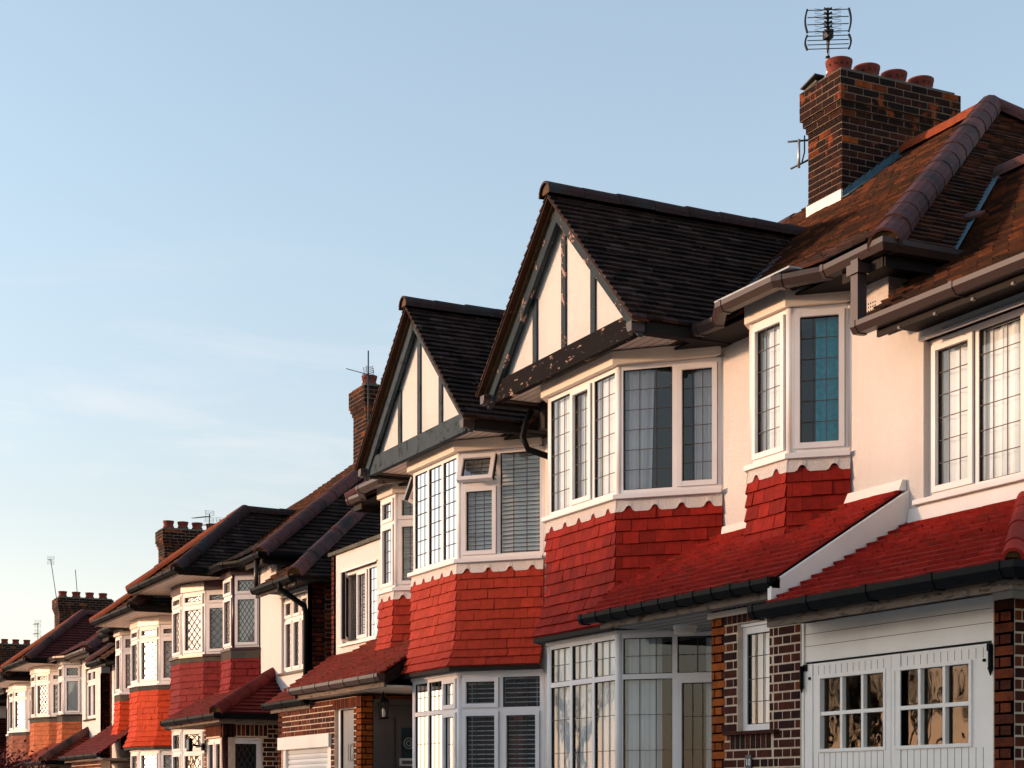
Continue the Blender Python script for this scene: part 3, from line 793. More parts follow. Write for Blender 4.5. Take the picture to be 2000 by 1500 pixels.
    fa.build('bay_fascia', par)
    W.build(par, 'bay_window')
    # ground-floor bay window
    W = Win(fm)
    for i in range(nf):
        F = facet(pl[i], pl[i+1], dz)
        lights, lights2, tr, tr2 = P['bay'](i, F.L)
        glaze(W, F, .01, F.L-.01, .9, 2.77, lights2, tr2)
        P['dress2'](W, F, i, .95, 2.72)
    for p in offs(pl, -.03): W.fr.tube([(p[0], p[1], .9+dz), (p[0], p[1], 2.77+dz)], .045, M[fm], 8)
    W.si.prism(offs(pl, .06), .86+dz, .898+dz, M[P.get('sill', 'white')])
    W.build(par, 'bay_window')
    pb2 = MB()
    for i in range(nf):
        F = facet(pl[i], pl[i+1], dz); bricks(pb2, F, 0, F.L, 0, .86, bm)
    pb2.build('bay_plinth', par)
    # ---- little bay
    lb = MB(); lb.prism(offs(spl, -.1), 2.9+dz, 4.06+dz, M['darkwood'])
    for (za, da), (zb, db) in ((((4.0, d0)), ((3.5, .03))), ((3.5, .03), (3.18, .085))):
        A = offs(spl, da); B = offs(spl, db)
        for i in range(3):
            hint = facet(spl[i], spl[i+1]).en
            tiles(lb, [V3((*B[i], zb+dz)), V3((*B[i+1], zb+dz)), V3((*A[i+1], za+dz)), V3((*A[i], za+dz))], red, tuple(hint), .112, .168, t=.028, phase=.35*i)
    lb.build('tile_hanging', par)
    ap.build('lead_apron', par); ap2 = MB()
    if P.get('apron', 'apron') == 'apron': scallop(ap2, spl, 4.075+dz, 3.96+dz, M['apron'], per=.28, notch=.058)
    else:
        A = offs(spl, .035)
        for i in range(3):
            F = facet(A[i], A[i+1], dz); ap2.fbox(F, 0, F.L, 3.93, 4.075, -.03, 0, M['apronold'])
    ap2.build('lead_apron', par)
    W = Win(fm)
    for i in range(3):
        F = facet(spl[i], spl[i+1], dz)
        glaze(W, F, .01, F.L-.01, 4.12, 5.37, P['slight'][0], P['slight'][1], ow=.04, gm=P.get('gm', 'glass'))
        P['sdress'](W, F, i, 4.17, 5.33)
    for p in offs(spl, -.03): W.fr.tube([(p[0], p[1], 4.12+dz), (p[0], p[1], 5.37+dz)], .04, M[P.get('spost', fm)], 8)
    W.si.prism(offs(spl, .055), 4.075+dz, 4.118+dz, M[P.get('sill', 'white')])
    sf = MB(); sf.prism(offs(spl, .05), 5.374+dz, 5.535+dz, M[P.get('fascia', 'cream')])
    sf.build('bay_fascia', par)
    W.build(par, 'oriel_window')
    # ---- window of the extension
    if ew:
        W = Win(fm); F = facet(U(ew[0], WY), U(ew[1], WY), dz)
        Fz = Fr(F.o+F.en*(-.06)+F.ex*0, F.ex, F.en)
        glaze(W, Fz, 0, F.L, ew[2], ew[3], P['elights'][0], P['elights'][1], gm=P.get('gm', 'glass'))
        P['edress'](W, Fz, F.L, ew[2]+.05, ew[3]-.05)
        W.si.fbox(F, -.08, F.L+.06, ew[2]-.04, ew[2]-.002, -.06, .05, M[P.get('sill', 'white')])
        W.fr.fbox(F, -.03, F.L+.03, ew[3], ew[3]+.022, -.05, .03, M[fm])
        W.build(par, 'window')
    return par, U, T, facet

SQ = ('sq', 3, 6)
def no(*a): pass
def back(W, F, n=-.2, z0=4.12, z1=5.42): pass

# ---------------- house 10 (nearest) --------------------------------------------------------
def bay10(i, L):
    if i == 1: return ([(1, 'f', ('sq', 3, 6)), (1, 's', ('sq', 3, 6)), (1, 'f', ('sq', 3, 6))], [(1, 'f', ('sq', 3, 4), ('sq', 3, 2))]*3, None, 2.35)
    return ([(1.25, 'f', ('sq', 3, 6)), (1, 's', ('sq', 3, 6))], [(1.25, 'f', ('sq', 3, 4), ('sq', 3, 2)), (1, 's', ('sq', 3, 4), ('sq', 2, 2))], None, 2.35)
def dress10(W, F, i, z0, z1):
    L = F.L
    if i == 1: curtain(W.cu, F, -.02, L+.02, z0, z1, M['net'], n=-.085, amp=.010, per=.07)
    else:
        curtain(W.cu, F, .05, .34, z0, z1, M['peach'], n=-.10, amp=.022, taper=.1)
        curtain(W.cu, F, .74, L-.04, z0, z1, M['peach'], n=-.10, amp=.022, per=.075)
def dress10b(W, F, i, z0, z1):
    L = F.L
    if i == 1: curtain(W.cu, F, .02, L-.02, z0, z1, M['net'], n=-.085, amp=.014, per=.09)
    else:
        curtain(W.cu, F, .05, .42, z0, z1, M['net'], n=-.085, amp=.022); curtain(W.cu, F, L-.2, L-.04, z0, z1, M['net'], n=-.15)
def sdress10(W, F, i, z0, z1):
    L = F.L
    if i == 1: curtain(W.cu, F, .03, L-.03, z0, z1, M['net'], n=-.085, amp=.01, per=.1)
    else: curtain(W.cu, F, L*.42, L-.05, z0, z1, M['teal'], n=-.10, amp=.022, per=.11)
def edress10(W, F, L, z0, z1): curtain(W.cu, F, .03, L-.03, z0, z1, M['net'], n=-.085, amp=.014, per=.14)
P10 = dict(label='nearest white house with dark tiled gable, crimson tiled bay and white garage doors, numbered 10', Xp=-17.02, sg=1, dz=0, c=1.92, corner=5.89, ext=8.45,
    style='gable', extt='ridge', sb=(4.45, 5.03), ewin=(6.33, 7.93, 3.56, 4.82), orange=True, timber='timber', beam='beamblack', beaml='black beam with peeling paint',
    red='red10', redl='crimson painted tile hanging', bay=bay10, dress=dress10, dress2=dress10b, slight=([(1, 's', ('sq', 3, 6))], None), sdress=sdress10,
    elights=([(1, 's', ('sq', 3, 6)), (.95, 'f', ('sq', 3, 6)), (1, 's', ('sq', 3, 6))], None), edress=edress10)
# ---------------- house 12 -----------------------------------------------------------------
def bay12(i, L):
    if i == 1: return ([(1, 'f', ('sq', 3, 7))]*3, [(1, 's', ('sq', 3, 4), ('sq', 3, 2), 's'), (1, 'f', ('sq', 3, 4), ('sq', 3, 2)), (1, 'f', ('sq', 3, 4), ('sq', 3, 2))], None, 2.35)
    if i == 0: return ([(1.15, 'f', ('sq', 3, 6), None, 'T'), (1, 's', ('sq', 3, 4), ('sq', 3, 2), 'v')], [(1, 's', ('sq', 3, 4), ('sq', 3, 2)), (1, 's', ('sq', 3, 4), ('sq', 3, 2), 's')], 4.98, 2.35)
    return ([(1, 's', ('sq', 3, 4), ('sq', 3, 2), 'v'), (.95, 's', ('sq', 3, 4), ('sq', 3, 2))], [(1, 's', ('sq', 3, 4), ('sq', 3, 2), 's'), (1, 's', ('sq', 3, 4), ('sq', 3, 2))], 5.02, 2.35)
def dress12(W, F, i, z0, z1):
    if i == 1: curtain(W.cu, F, -.02, F.L+.02, z0, z1, M['net'], n=-.085, amp=.008, per=.08)
    blinds(W.bl, F, .03, F.L-.03, z0, z1, n=-.13, per=.048, tilt=1.3)
def dress12b(W, F, i, z0, z1): blinds(W.bl, F, .03, F.L-.03, z0, z1, n=-.13, per=.055, tilt=.25)
def edress12(W, F, L, z0, z1): blinds(W.bl, F, .03, L-.03, z0, z1, n=-.12)
P12 = dict(label='white house with grey timbered gable and orange-red tiled bay, dark door, beside the crimson one', Xp=-17.03, sg=-1, dz=-.15, c=1.82, bf=.69, corner=5.1, ext=7.5,
    style='gable', extt='parapet', bq=True, sb=(3.95, 4.47), ewin=(5.6, 7.05, 3.62, 4.70), timber='timbergrey', beam='timbergrey', beaml='grey weathered beam', brick='brickred',
    red='red12', redl='orange-red painted tile hanging', bay=bay12, dress=dress12, dress2=dress12b, slight=([(1, 's', ('sq', 3, 5), ('sq', 3, 2), 's')], 5.0), sdress=dress12,
    elights=([(1, 'f', ('sq', 3, 6)), (1, 's', ('sq', 3, 6)), (1, 'o', ('sq', 2, 6))], None), edress=edress12)
# ---------------- bow houses ---------------------------------------------------------------
def bow(i, L):
    return ([(1, 's', ('dia', 3, 5), ('dia', 3, 2), 's')], [(1, 's', ('dia', 3, 5), ('dia', 3, 2), 's')], 5.02, 2.35)
def dressbow(W, F, i, z0, z1): curtain(W.cu, F, .0, F.L, z0, z1, M['creamblind'], n=-.04, amp=.005, per=.1)
def dressdark(W, F, i, z0, z1): curtain(W.cu, F, .02, F.L*.5, z0, z1, M['peach'], n=-.2, amp=.02)
P14 = dict(label='house with rounded bay in dull red tiles and a maroon-framed corner bay', Xp=-32.7, sg=1, dz=-.36, c=1.65, corner=5.45, ext=7.25, far=1,
    gm='glassb', style='bow', extt='hip', sb=(3.62, 4.2), ewin=(5.72, 7.0, 3.58, 4.82), side='darktile', red='red14', redl='dull red painted tile hanging', apron='old', sill='maroon', spost='maroon',
    fascia='maroon', hipL='ridgesunlit', hipR='ridgedark', wall='renderw', gut='black', bay=bow, dress=dressbow, dress2=dressdark, slight=([(1, 's', ('dia', 4, 6), ('dia', 4, 2), 's')], 5.02), sdress=dressbow,
    elights=([(1, 's', ('dia', 2, 6), ('dia', 2, 3), 's')]*3, 4.46), edress=lambda W, F, L, z0, z1: curtain(W.cu, F, .0, L, z0, z1, M['net'], n=-.06, amp=.01))
P16 = dict(label='house with rounded bay in bright orange painted tiles and thin white sill', Xp=-32.71, sg=-1, dz=-.68, c=1.66, corner=5.7, ext=7.05, far=1,
    gm='glassb', style='bow', extt='hip', bq=True, sb=(4.2, 4.75), ewin=(5.6, 6.6, 3.6, 4.82), side='darktile', red='red16', redl='bright orange painted tile hanging', apron='old',
    hipL='ridgesunlit', hipR='ridgedark', wall='renderw', gut='black', bay=bow, dress=dressbow, dress2=dressbow, slight=([(1, 's', ('dia', 3, 5), ('dia', 3, 2), 's')], 5.02), sdress=dressbow,
    elights=([(1, 's', None)]*2, None), edress=lambda W, F, L, z0, z1: curtain(W.cu, F, .0, L, z0, z1, M['net'], n=-.06, amp=.01), rdz=-.05)
P18 = dict(label='house with new dark red roof and terracotta tiled rounded bay, beyond the bright orange bay', Xp=-47.42, sg=1, dz=-.88, c=1.68, corner=6.7, ext=6.82, far=1,
    gm='glassb', style='bow', extt='none', bq=False, sb=(3.48, 4.12), ewin=(4.92, 6.05, 3.95, 5.20), roof='redtile', side='redtile', pside='redtile', ridge='ridgetile', red='red18', redl='terracotta tile hanging', apron='old', sill='darkwood',
    hipL='ridgesunlit', hipR='ridgetile', wall='renderw', gut='brown', bay=bow, dress=dressbow, dress2=dressdark, slight=([(1, 's', None, ('dia', 4, 2), 's')], 5.02), sdress=dressbow,
    elights=([(1, 's', None, None, 's')]*2, 4.85), edress=lambda W, F, L, z0, z1: curtain(W.cu, F, .0, L, z0, z1, M['net'], n=-.06, amp=.01))
P20 = dict(label='farther house with brown tiled rounded bay at the left edge', Xp=-47.43, sg=-1, dz=-1.12, c=1.68, corner=6.7, ext=6.82, far=2,
    gm='glassb', style='bow', extt='none', sb=(3.6, 4.2), ewin=None, roof='darktile', side='darktile', red='red20', redl='brown tile hanging', apron='old', wall='render', gut='brown',
    hipL='ridgesunlit', hipR='ridgedark', bay=bow, dress=dressbow, dress2=dressbow, slight=([(1, 's', None)], None), sdress=dressbow)
P22 = dict(label='distant house with a dark roof beyond the brown tiled bay', Xp=-62.3, sg=1, dz=-1.35, c=1.68, corner=6.7, ext=6.82, far=2,
    gm='glassb', style='bow', extt='none', sb=(3.6, 4.2), ewin=None, roof='darktile', side='darktile', red='red20', redl='brown tile hanging', apron='old', wall='render', gut='brown',
    hipL='ridgesunlit', hipR='ridgedark', bay=bow, dress=dressbow, dress2=dressbow, slight=([(1, 's', None)], None), sdress=dressbow)
P26 = dict(P22, label='farthest house of the row, only its sooty chimney showing', Xp=-77.2, dz=-1.6)
H = {}
for key, p in (('10', P10), ('12', P12), ('14', P14), ('16', P16), ('18', P18), ('20', P20), ('22', P22), ('26', P26)):
    H[key] = house(p)

# ---- chimneys (front face, right face)
chimney(H['10'][0], -15.99, -15.36, 11.55, 13.12, 7.6, 9.27, 4, label='sooty brick chimney with four pots')
chimney(H['14'][0], -30.95, -30.25, 11.6, 13.2, 7.2, 9.02, 4)
chimney(H['18'][0], -46.2, -45.55, 11.6, 13.2, 6.6, 8.45, 4, detail=False)
chimney(H['22'][0], -60.5, -59.6, 11.5, 13.3, 6.0, 8.05, 4, detail=False)
chimney(H['26'][0], -75.6, -74.6, 11.5, 13.3, 5.6, 7.65, 4, detail=False)

# ---- chimney flashing on house 10
fl = MB()
kf = .75
def mz(y): return 5.5+kf*(y-8.45)
X0, X1 = -15.99, -15.36
fl.box(X0-.01, X1+.012, 11.53, 11.555, mz(11.55)-.05, mz(11.55)+.13, M['whitepaint'])
n = 9; y0, y1 = 11.55, 12.45
for i in range(n):
    a = y0+(y1-y0)*i/n; b = y0+(y1-y0)*(i+1)/n
    zt = math.ceil((mz(b)+.10)/.075)*.075
    fl.hexa([(X1, a, mz(a)-.02), (X1+.014, a, mz(a)-.02), (X1+.014, b, mz(b)-.02), (X1, b, mz(b)-.02), (X1, a, zt-.10), (X1+.014, a, zt-.10), (X1+.014, b, zt), (X1, b, zt)], M['lead'])
fl.hexa([(X1, y0-.02, mz(y0)+.028), (X1+.16, y0-.02, mz(y0)+.028), (X1+.16, y1, mz(y1)+.028), (X1, y1, mz(y1)+.028)]+[(X1, y0-.02, mz(y0)+.034), (X1+.16, y0-.02, mz(y0)+.034), (X1+.16, y1, mz(y1)+.034), (X1, y1, mz(y1)+.034)], M['lead'])
fl.build('chimney_flashing', H['10'][0])

# ================================================================= ground floor of house 10
def stepped(label=None): pass
par, U, T, _ = H['10']; dz = 0
# porch roof
lb = MB()
tiles(lb, [T(3.1, 7.55, 2.88), T(6.10, 7.55, 2.88), T(6.10, 8.84, 3.68), T(3.40, 8.84, 3.68), T(2.66, 8.10, 3.222)], M['lean10'], (0, -1, 1), .12, .165, t=.036)
gutter(lb, [T(3.02, 7.58, 2.885), T(6.16, 7.58, 2.885)], M['black'], w=.10, h=.085, joint=.28)
lb.box(-17.02+3.25, -17.02+6.05, 7.60, 7.64, 2.74, 2.82, M['oldwood'])
lb.box(-17.02+3.2, -17.02+6.05, 7.64, 8.84, 2.765, 2.785, M['ceiling'])
for i in range(1, 8): lb.box(-17.02+3.2, -17.02+6.05, 7.64+i*.15, 7.646+i*.15, 2.762, 2.765, M['oldwood'])
# white lead flashing at the wall
lb.hexa([T(3.42, 8.80, 3.64), T(4.05, 8.80, 3.64), T(4.05, 8.838, 3.64), T(3.42, 8.838, 3.64), T(3.42, 8.82, 3.75), T(4.05, 8.82, 3.75), T(4.05, 8.838, 3.75), T(3.42, 8.838, 3.75)], M['whitepaint'])
lb.hexa([T(5.4, 8.76, 3.66), T(6.12, 8.76, 3.66), T(6.12, 8.838, 3.66), T(5.4, 8.838, 3.66), T(5.4, 8.80, 3.75), T(6.12, 8.80, 3.75), T(6.12, 8.838, 3.75), T(5.4, 8.838, 3.75)], M['whitepaint'])
lb.build('porch_roof', par)
# verge board between the two lower roofs
vb = MB()
vb.hexa([T(6.11, 7.50, 2.60), T(6.16, 7.50, 2.60), T(6.16, 8.838, 3.42), T(6.11, 8.838, 3.42), T(6.11, 7.50, 2.83), T(6.16, 7.50, 2.83), T(6.16, 8.838, 3.66), T(6.11, 8.838, 3.66)], M['whitepaint'])
vb.build('verge_board', par, label='white sloping board between the two lower roofs')
# garage roof
gb = MB()
tiles(gb, [T(6.17, 7.45, 2.66), T(8.85, 7.45, 2.66), T(7.46, 8.84, 3.39), T(6.17, 8.84, 3.39)], M['lean10'], (0, -1, 1), .12, .165, t=.036)
tiles(gb, [T(8.85, 7.45, 2.66), T(8.85, 11, 2.66), T(7.46, 11, 3.39), T(7.46, 8.84, 3.39)], M['lean10'], (1, 0, 1), .10, .165)
gutter(gb, [T(6.02, 7.48, 2.665), T(8.85, 7.48, 2.665), T(8.85, 11, 2.665)], M['black'], w=.11, h=.10, joint=.7)
gb.box(-17.02+6.1, -17.02+8.8, 7.50, 7.54, 2.50, 2.60, M['oldwood']); gb.box(-17.02+6.1, -17.02+8.78, 7.54, 7.83, 2.55, 2.57, M['oldwood'])
gb.box(-17.02+8.76, -17.02+8.8, 7.54, 11, 2.50, 2.60, M['oldwood'])
gb.hexa([T(6.17, 8.80, 3.36), T(8.45, 8.80, 3.36), T(8.45, 8.838, 3.36), T(6.17, 8.838, 3.36), T(6.17, 8.822, 3.50), T(8.45, 8.822, 3.50), T(8.45, 8.838, 3.50), T(6.17, 8.838, 3.50)], M['whitepaint'])
ridge(gb, T(8.9, 7.42, 2.70), T(7.46, 8.86, 3.41), M['lean10'], r=.07, seg=.3)
gb.build('garage_roof', par)
# brick front: porch block + garage pillars
bf = MB(); F = facet(U(0, 7.84), U(9, 7.84))
win = (5.18, 5.64, 1.725, 2.625)
bricks(bf, F, 4.78, 5.70, 0, 2.775, M['brick'], holes=[win], quoin=('lo', M['brickorange']), soldier=[(4.95, 5.70, 2.625, 2.775), (5.07, 5.70, 1.575, 1.725)])
bricks(bf, F, 5.70, 6.07, 0, 2.55, M['brick'], ph=.1)
bricks(bf, F, 8.26, 8.45, 0, 2.50, M['brickred'])
bf.fbox(F, 8.26, 8.45, 2.50, 2.55, -.2, .012, M['cream'])
Fr2 = facet(U(8.45, 7.84), U(8.45, 8.84), 0, (1, 0, 0)); bricks(bf, Fr2, 0, 4, 0, 2.5, M['brick'], ph=.1)
Fl2 = facet(U(4.78, 7.84), U(4.78, 8.84), 0, (-1, 0, 0)); bricks(bf, Fl2, 0, 1, 0, 2.75, M['brick'])
bf.fbox(F, 4.74, 5.62, 2.70, 2.75, -.05, .02, M['cream'])
bf.build('porch_wall', par)
sl = MB(); sl.fbox(F, 5.02, 5.78, 1.70, 1.728, -.1, .05, M['brick']); sl.build('brick_sill', par)
W = Win(); Fz = Fr(F.o-F.en*.05, F.ex, F.en)
glaze(W, Fz, win[0]+.002, win[1]-.002, win[2], win[3]-.03, [(1, 'f', ('sq', 3, 4))], ow=.06)
W.fr.fbox(Fz, win[0], win[1], win[3]-.028, win[3]-.002, -.07, .02, M['white'])
curtain(W.cu, F, win[0]+.02, win[1]-.02, win[2], win[3], M['net'], n=-.17, amp=.012, per=.08)
W.build(par, 'side_window')
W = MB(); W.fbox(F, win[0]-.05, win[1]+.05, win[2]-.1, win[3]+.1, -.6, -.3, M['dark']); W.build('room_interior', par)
# door number plate
pm = MB(); pm.fbox(F, 5.325, 5.405, 1.41, 1.53, .008, .02, M['slate'])
pl_ = pm.build('number_plate', par, label='small grey plate reading 10')
def text(s, size, loc, ex, en, m, parent, name='lettering', ext=.002):
    cu = bpy.data.curves.new(name, 'FONT'); cu.body = s; cu.size = size; cu.extrude = ext; cu.align_x = 'CENTER'; cu.align_y = 'CENTER'
    o = bpy.data.objects.new(name, cu); C.objects.link(o)
    bpy.context.view_layer.update()
    me = bpy.data.meshes.new_from_object(o); bpy.data.objects.remove(o)
    me.materials.clear(); me.materials.append(m)
    o = bpy.data.objects.new(name, me); C.objects.link(o); o.parent = parent
    o0 = V3(parent['_o']); ex = V3(ex).normalized(); en = V3(en).normalized()
    o.matrix_local = Matrix.Translation(V3(loc)-o0) @ Matrix((ex, UP, en)).transposed().to_4x4(); o['_o'] = parent['_o']
    return o
text('10', .075, F(5.365, 1.468, .022), (1, 0, 0), (0, -1, 0), M['numwhite'], pl_)
# garage doors
gx0, gx1 = 6.07, 8.26; Fg = Fr(F.o-F.en*.02, F.ex, F.en)
fb = MB()
fb.fbox(Fg, gx0, gx1, 2.24, 2.545, -.05, .0, M['whitepaint'])
for z in (2.36, 2.455): fb.fbox(Fg, gx0+.03, gx1-.03, z, z+.004, 0, .0012, M['oldwood'])
fb.fbox(Fg, gx0, gx0+.03, 0, 2.545, -.05, .014, M['whitepaint']); fb.fbox(Fg, gx1-.03, gx1, 0, 2.545, -.05, .014, M['whitepaint'])
fb.fbox(Fg, gx0+.03, gx1-.03, 2.225, 2.24, -.05, -.012, M['seal'])
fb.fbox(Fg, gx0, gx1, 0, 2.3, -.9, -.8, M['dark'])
fb.build('door_surround', par)
mid = (gx0+gx1)/2
for a, b, g0, g1 in ((gx0+.035, mid-.003, 6.31, 7.08), (mid+.003, gx1-.035, 7.21, 8.00)):
    d = MB(); wm = M['whitepaint']; z0, z1 = 1.556, 2.10
    wallholes(d, Fg, a, b, .02, 2.222, [(g0, g1, z0, z1)], wm, th=.05)
    d.fbox(Fg, a, a+.10, .02, 2.222, 0, .008, wm); d.fbox(Fg, b-.07, b, .02, 2.222, 0, .008, wm); 
    x = a+.10
    while x < b-.07:      # fine grooves between the boards
        for q in ((z1+.03, 2.20), (.1, z0-.03)): d.fbox(Fg, x-.002, x+.002, q[0], q[1], 0, .0012, M['oldwood'])
        x += .072
    for q in ((g0-.025, g0, z0-.025, z1+.025), (g1, g1+.025, z0-.025, z1+.025), (g0, g1, z0-.025, z0), (g0, g1, z1, z1+.025)): d.fbox(Fg, *q, 0, .014, wm)
    for i in (1, 2): x = g0+(g1-g0)*i/3; d.fbox(Fg, x-.014, x+.014, z0, z1, -.04, .004, wm)
    zz = (z0+z1)/2; d.fbox(Fg, g0, g1, zz-.014, zz+.014, -.038, .006, wm)
    leaf = d.build('garage_door', par)
    gm_ = MB(); gm_.face([Fg(g0, z0, -.03), Fg(g1, z0, -.03), Fg(g1, z1, -.03), Fg(g0, z1, -.03)], M['oldglass']); gm_.build('pane', leaf)
    hx = a-.01 if a < 7 else b+.01
    hm = MB(); hm.tube([Fg(hx, 2.05, .03), Fg(hx, 2.07, .03), Fg(hx, 2.09, .03), Fg(hx, 2.21, .03)], .017, M['black'], 8); hm.tube([Fg(hx, 2.0, .03), Fg(hx, 2.03, .03), Fg(hx, 2.055, .03)], .003, M['black'], 6, .022)
    hm.fbox(Fg, min(hx, hx+(.05 if a < 7 else -.05)), max(hx, hx+(.05 if a < 7 else -.05)), 2.17, 2.22, .01, .02, M['black'])
    kx = a+.07 if a < 7 else b-.07; hm.lathe(Fg(kx, 2.11, .012), [(.012, -.01), (.013, .0), (.011, .01)], M['black'], 8)
    hm.build('hinge', leaf)
# downpipes and air brick
dp = MB()
dp.box(-11.0, -10.91, 8.36, 8.45, 4.98, 5.48, M['brown']); dp.box(-11.03, -10.88, 8.34, 8.46, 5.36, 5.44, M['brown'])
dp.build('downpipe', par)
ab = MB(); Fw = facet(U(0, 8.84), U(9, 8.84))
for i in range(4):
    for j in range(6): ab.fbox(Fw, 5.63+i*.03-.006, 5.63+i*.03+.006, 5.14+j*.03, 5.14+j*.03+.013, .0, .002, M['seal'])
ab.build('air_vent', par)
dq = MB(); hx = -16.48
dq.box(hx-.06, hx+.08, 8.36, 8.5, 5.20, 5.50, M['darkwood'])
dq.tube([(hx-.12, 8.30, 5.42), (hx-.12, 8.24, 5.30), (hx-.13, 8.20, 5.12), (hx-.08, 8.24, 4.98), (hx+.10, 8.62, 4.84), (hx+.14, 8.78, 4.76), (hx+.14, 8.78, 0)], .036, M['black'], 10)
dq.build('downpipe', par)
# shaded return wall lead and the porch lamp
lm = MB(); lc = (-13.33, 8.25)
lm.lathe((lc[0], lc[1], 2.764), [(0, -.085), (.09, -.082), (.10, -.07), (.105, -.015)], M['lampglass'], 24); lm.lathe((lc[0], lc[1], 2.765), [(.108, -.03), (.112, -.02), (.112, 0)], M['whitepaint'], 24)
o = lm.build('ceiling_lamp', None, (lc[0], lc[1], 2.765)); tag(o, 'round white lamp under the porch ceiling of number 10', 'lamp')

# ================================================================= ground floor of house 12
par, U, T, _ = H['12']; dz = -.15
lb = MB()
tiles(lb, [T(7.6, 7.83, 2.72), T(5.75, 7.83, 2.72), T(5.75, 8.84, 3.48), T(7.45, 8.84, 3.48)], M['lean12'], (0, -1, 1), .115, .165, t=.036)
tiles(lb, [T(5.75, 7.66, 2.84), T(2.45, 7.66, 2.84), T(2.55, 8.08, 3.10), T(3.3, 8.84, 3.58), T(5.75, 8.84, 3.58)][::-1], M['lean12'], (0, -1, 1), .115, .165, t=.036)
lb.hexa([T(5.75, 7.66, 2.7), T(5.79, 7.66, 2.7), T(5.79, 8.84, 3.40), T(5.75, 8.84, 3.40), T(5.75, 7.66, 2.85), T(5.79, 7.66, 2.85), T(5.79, 8.84, 3.59), T(5.75, 8.84, 3.59)], M['lean12'])
gutter(lb, [T(7.64, 7.86, 2.73), T(5.7, 7.86, 2.73)], M['black'], w=.1, h=.09, joint=.9)
gutter(lb, [T(5.85, 7.69, 2.85), T(2.38, 7.69, 2.85)], M['brown'], w=.11, h=.09, joint=.55)
X0, X1 = T(5.75, 0, 0).x, T(2.45, 0, 0).x
lb.box(X0, X1, 7.70, 7.74, 2.69+dz, 2.79+dz, M['oldwood']); lb.box(X0, X1-.1, 7.74, 8.84, 2.70+dz, 2.72+dz, M['cream'])
lb.hexa([T(2.45, 7.70, 2.72), T(2.40, 7.70, 2.72), T(2.52, 8.02, 2.86), T(2.57, 8.02, 2.86), T(2.45, 7.70, 2.83), T(2.40, 7.70, 2.83), T(2.52, 8.02, 3.05), T(2.57, 8.02, 3.05)], M['darkwood'])
lb.box(T(7.55, 0, 0).x, X0, 7.88, 7.92, 2.58+dz, 2.68+dz, M['oldwood'])
lb.build('porch_roof', par)
bf = MB(); F = facet(U(0, 7.92), U(9, 7.92), dz)
g0, g1 = 4.98, 7.14
bricks(bf, F, 3.79, 7.3, 0, 2.66, M['brickred'], holes=[(g0, g1, 0, 2.20), (4.08, 4.83, .6, 2.60)], quoin=('lo', M['brickorange']), soldier=[(3.79, 4.9, 2.508, 2.66)])
Fs = facet(U(3.79, 7.92), U(3.79, 9.4), dz, (1, 0, 0))
bricks(bf, Fs, 0, .16, 0, 2.66, M['brickorange'], mort=M['mortar'])  # porch corner glow painted as orange brick
bricks(bf, Fs, 1.10, 1.5, 0, 2.66, M['brickred'])
bf.fbox(Fs, .16, 1.10, 2.62, 2.66, -.2, -.0, M['brickred'])
Fe = facet(U(7.3, 7.92), U(7.3, 8.84), dz, (-1, 0, 0)); bricks(bf, Fe, 0, .92, 0, 2.6, M['brickred'])
bf.box(T(3.79, 0, 0).x, T(2.0, 0, 0).x, 9.4, 9.5, dz, 2.7+dz, M['brick'])
bf.build('porch_wall', par)
gm_ = MB(); gm_.fbox(F, g0-.04, g1+.04, 2.02, 2.20, -.1, .05, M['whitepaint']); gm_.fbox(F, g0, g0+.16, 0, 2.02, -.1, -.01, M['whitepaint']); gm_.fbox(F, g1-.16, g1, 0, 2.02, -.1, -.01, M['whitepaint'])
gs = gm_.build('door_surround', par)
sh = MB(); z = 0
while z < 2.02:
    sh.mesh([F(g0+.16, z, -.06), F(g1-.16, z, -.06), F(g1-.16, z+.035, -.045), F(g0+.16, z+.035, -.045), F(g1-.16, z+.07, -.06), F(g0+.16, z+.07, -.06)], [(0, 1, 2, 3), (3, 2, 4, 5)], M['shutter']); z += .075
sh.fbox(F, g0+.16, g1-.16, 0, 2.02, -.09, -.064, M['numgrey'])
sh.build('roller_shutter', par)
W = Win(); Fz = Fr(F.o-F.en*.05, F.ex, F.en); glaze(W, Fz, 4.08, 4.83, .6, 2.60, [(1, 'f', None)], ow=.09)
W.cu.fbox(Fz, 4.16, 4.75, .7, 2.52, -.05, -.04, M['etched']); W.gl = MB(); w_ = W.build(par, 'side_window', 'frosted_sheet')
text('12', .34, Fz(4.38, 1.91, -.015), (1, 0, 0), (0, -1, 0), M['numgrey'], w_, ext=.001)
dm = MB(); dr = M['door']
dm.fbox(Fs, .16, .24, 0, 2.62, -.08, .012, dr); dm.fbox(Fs, 1.06, 1.10, 0, 2.62, -.08, .012, dr); dm.fbox(Fs, .24, 1.06, 2.54, 2.62, -.08, .012, dr)
dm.fbox(Fs, .24, 1.06, 0, 2.54, -.09, -.05, dr)
for q in ((.245, .33), (.50, .57), (.80, .87), (1.0, 1.055)): dm.fbox(Fs, q[0], q[1], .5, 2.38, -.05, -.022, dr)
dm.fbox(Fs, .245, 1.055, 2.38, 2.535, -.05, -.021, dr); dm.fbox(Fs, .33, 1.0, 1.66, 1.72, -.05, -.024, dr)
for x in (.497, .797, 1.0): dm.fbox(Fs, x-.006, x, 1.0, 2.38, -.03, -.018, M['goldwood'])  # ochre strips stand in for gold highlights along the panel edges
dd = dm.build('front_door', par, label='dark grey panelled front door')
q = MB(); c0 = Fs(.685, 2.04, -.02); K = 20
q.fbox(Fs, .57, .80, 1.84, 2.25, -.05, -.042, M['dark'])
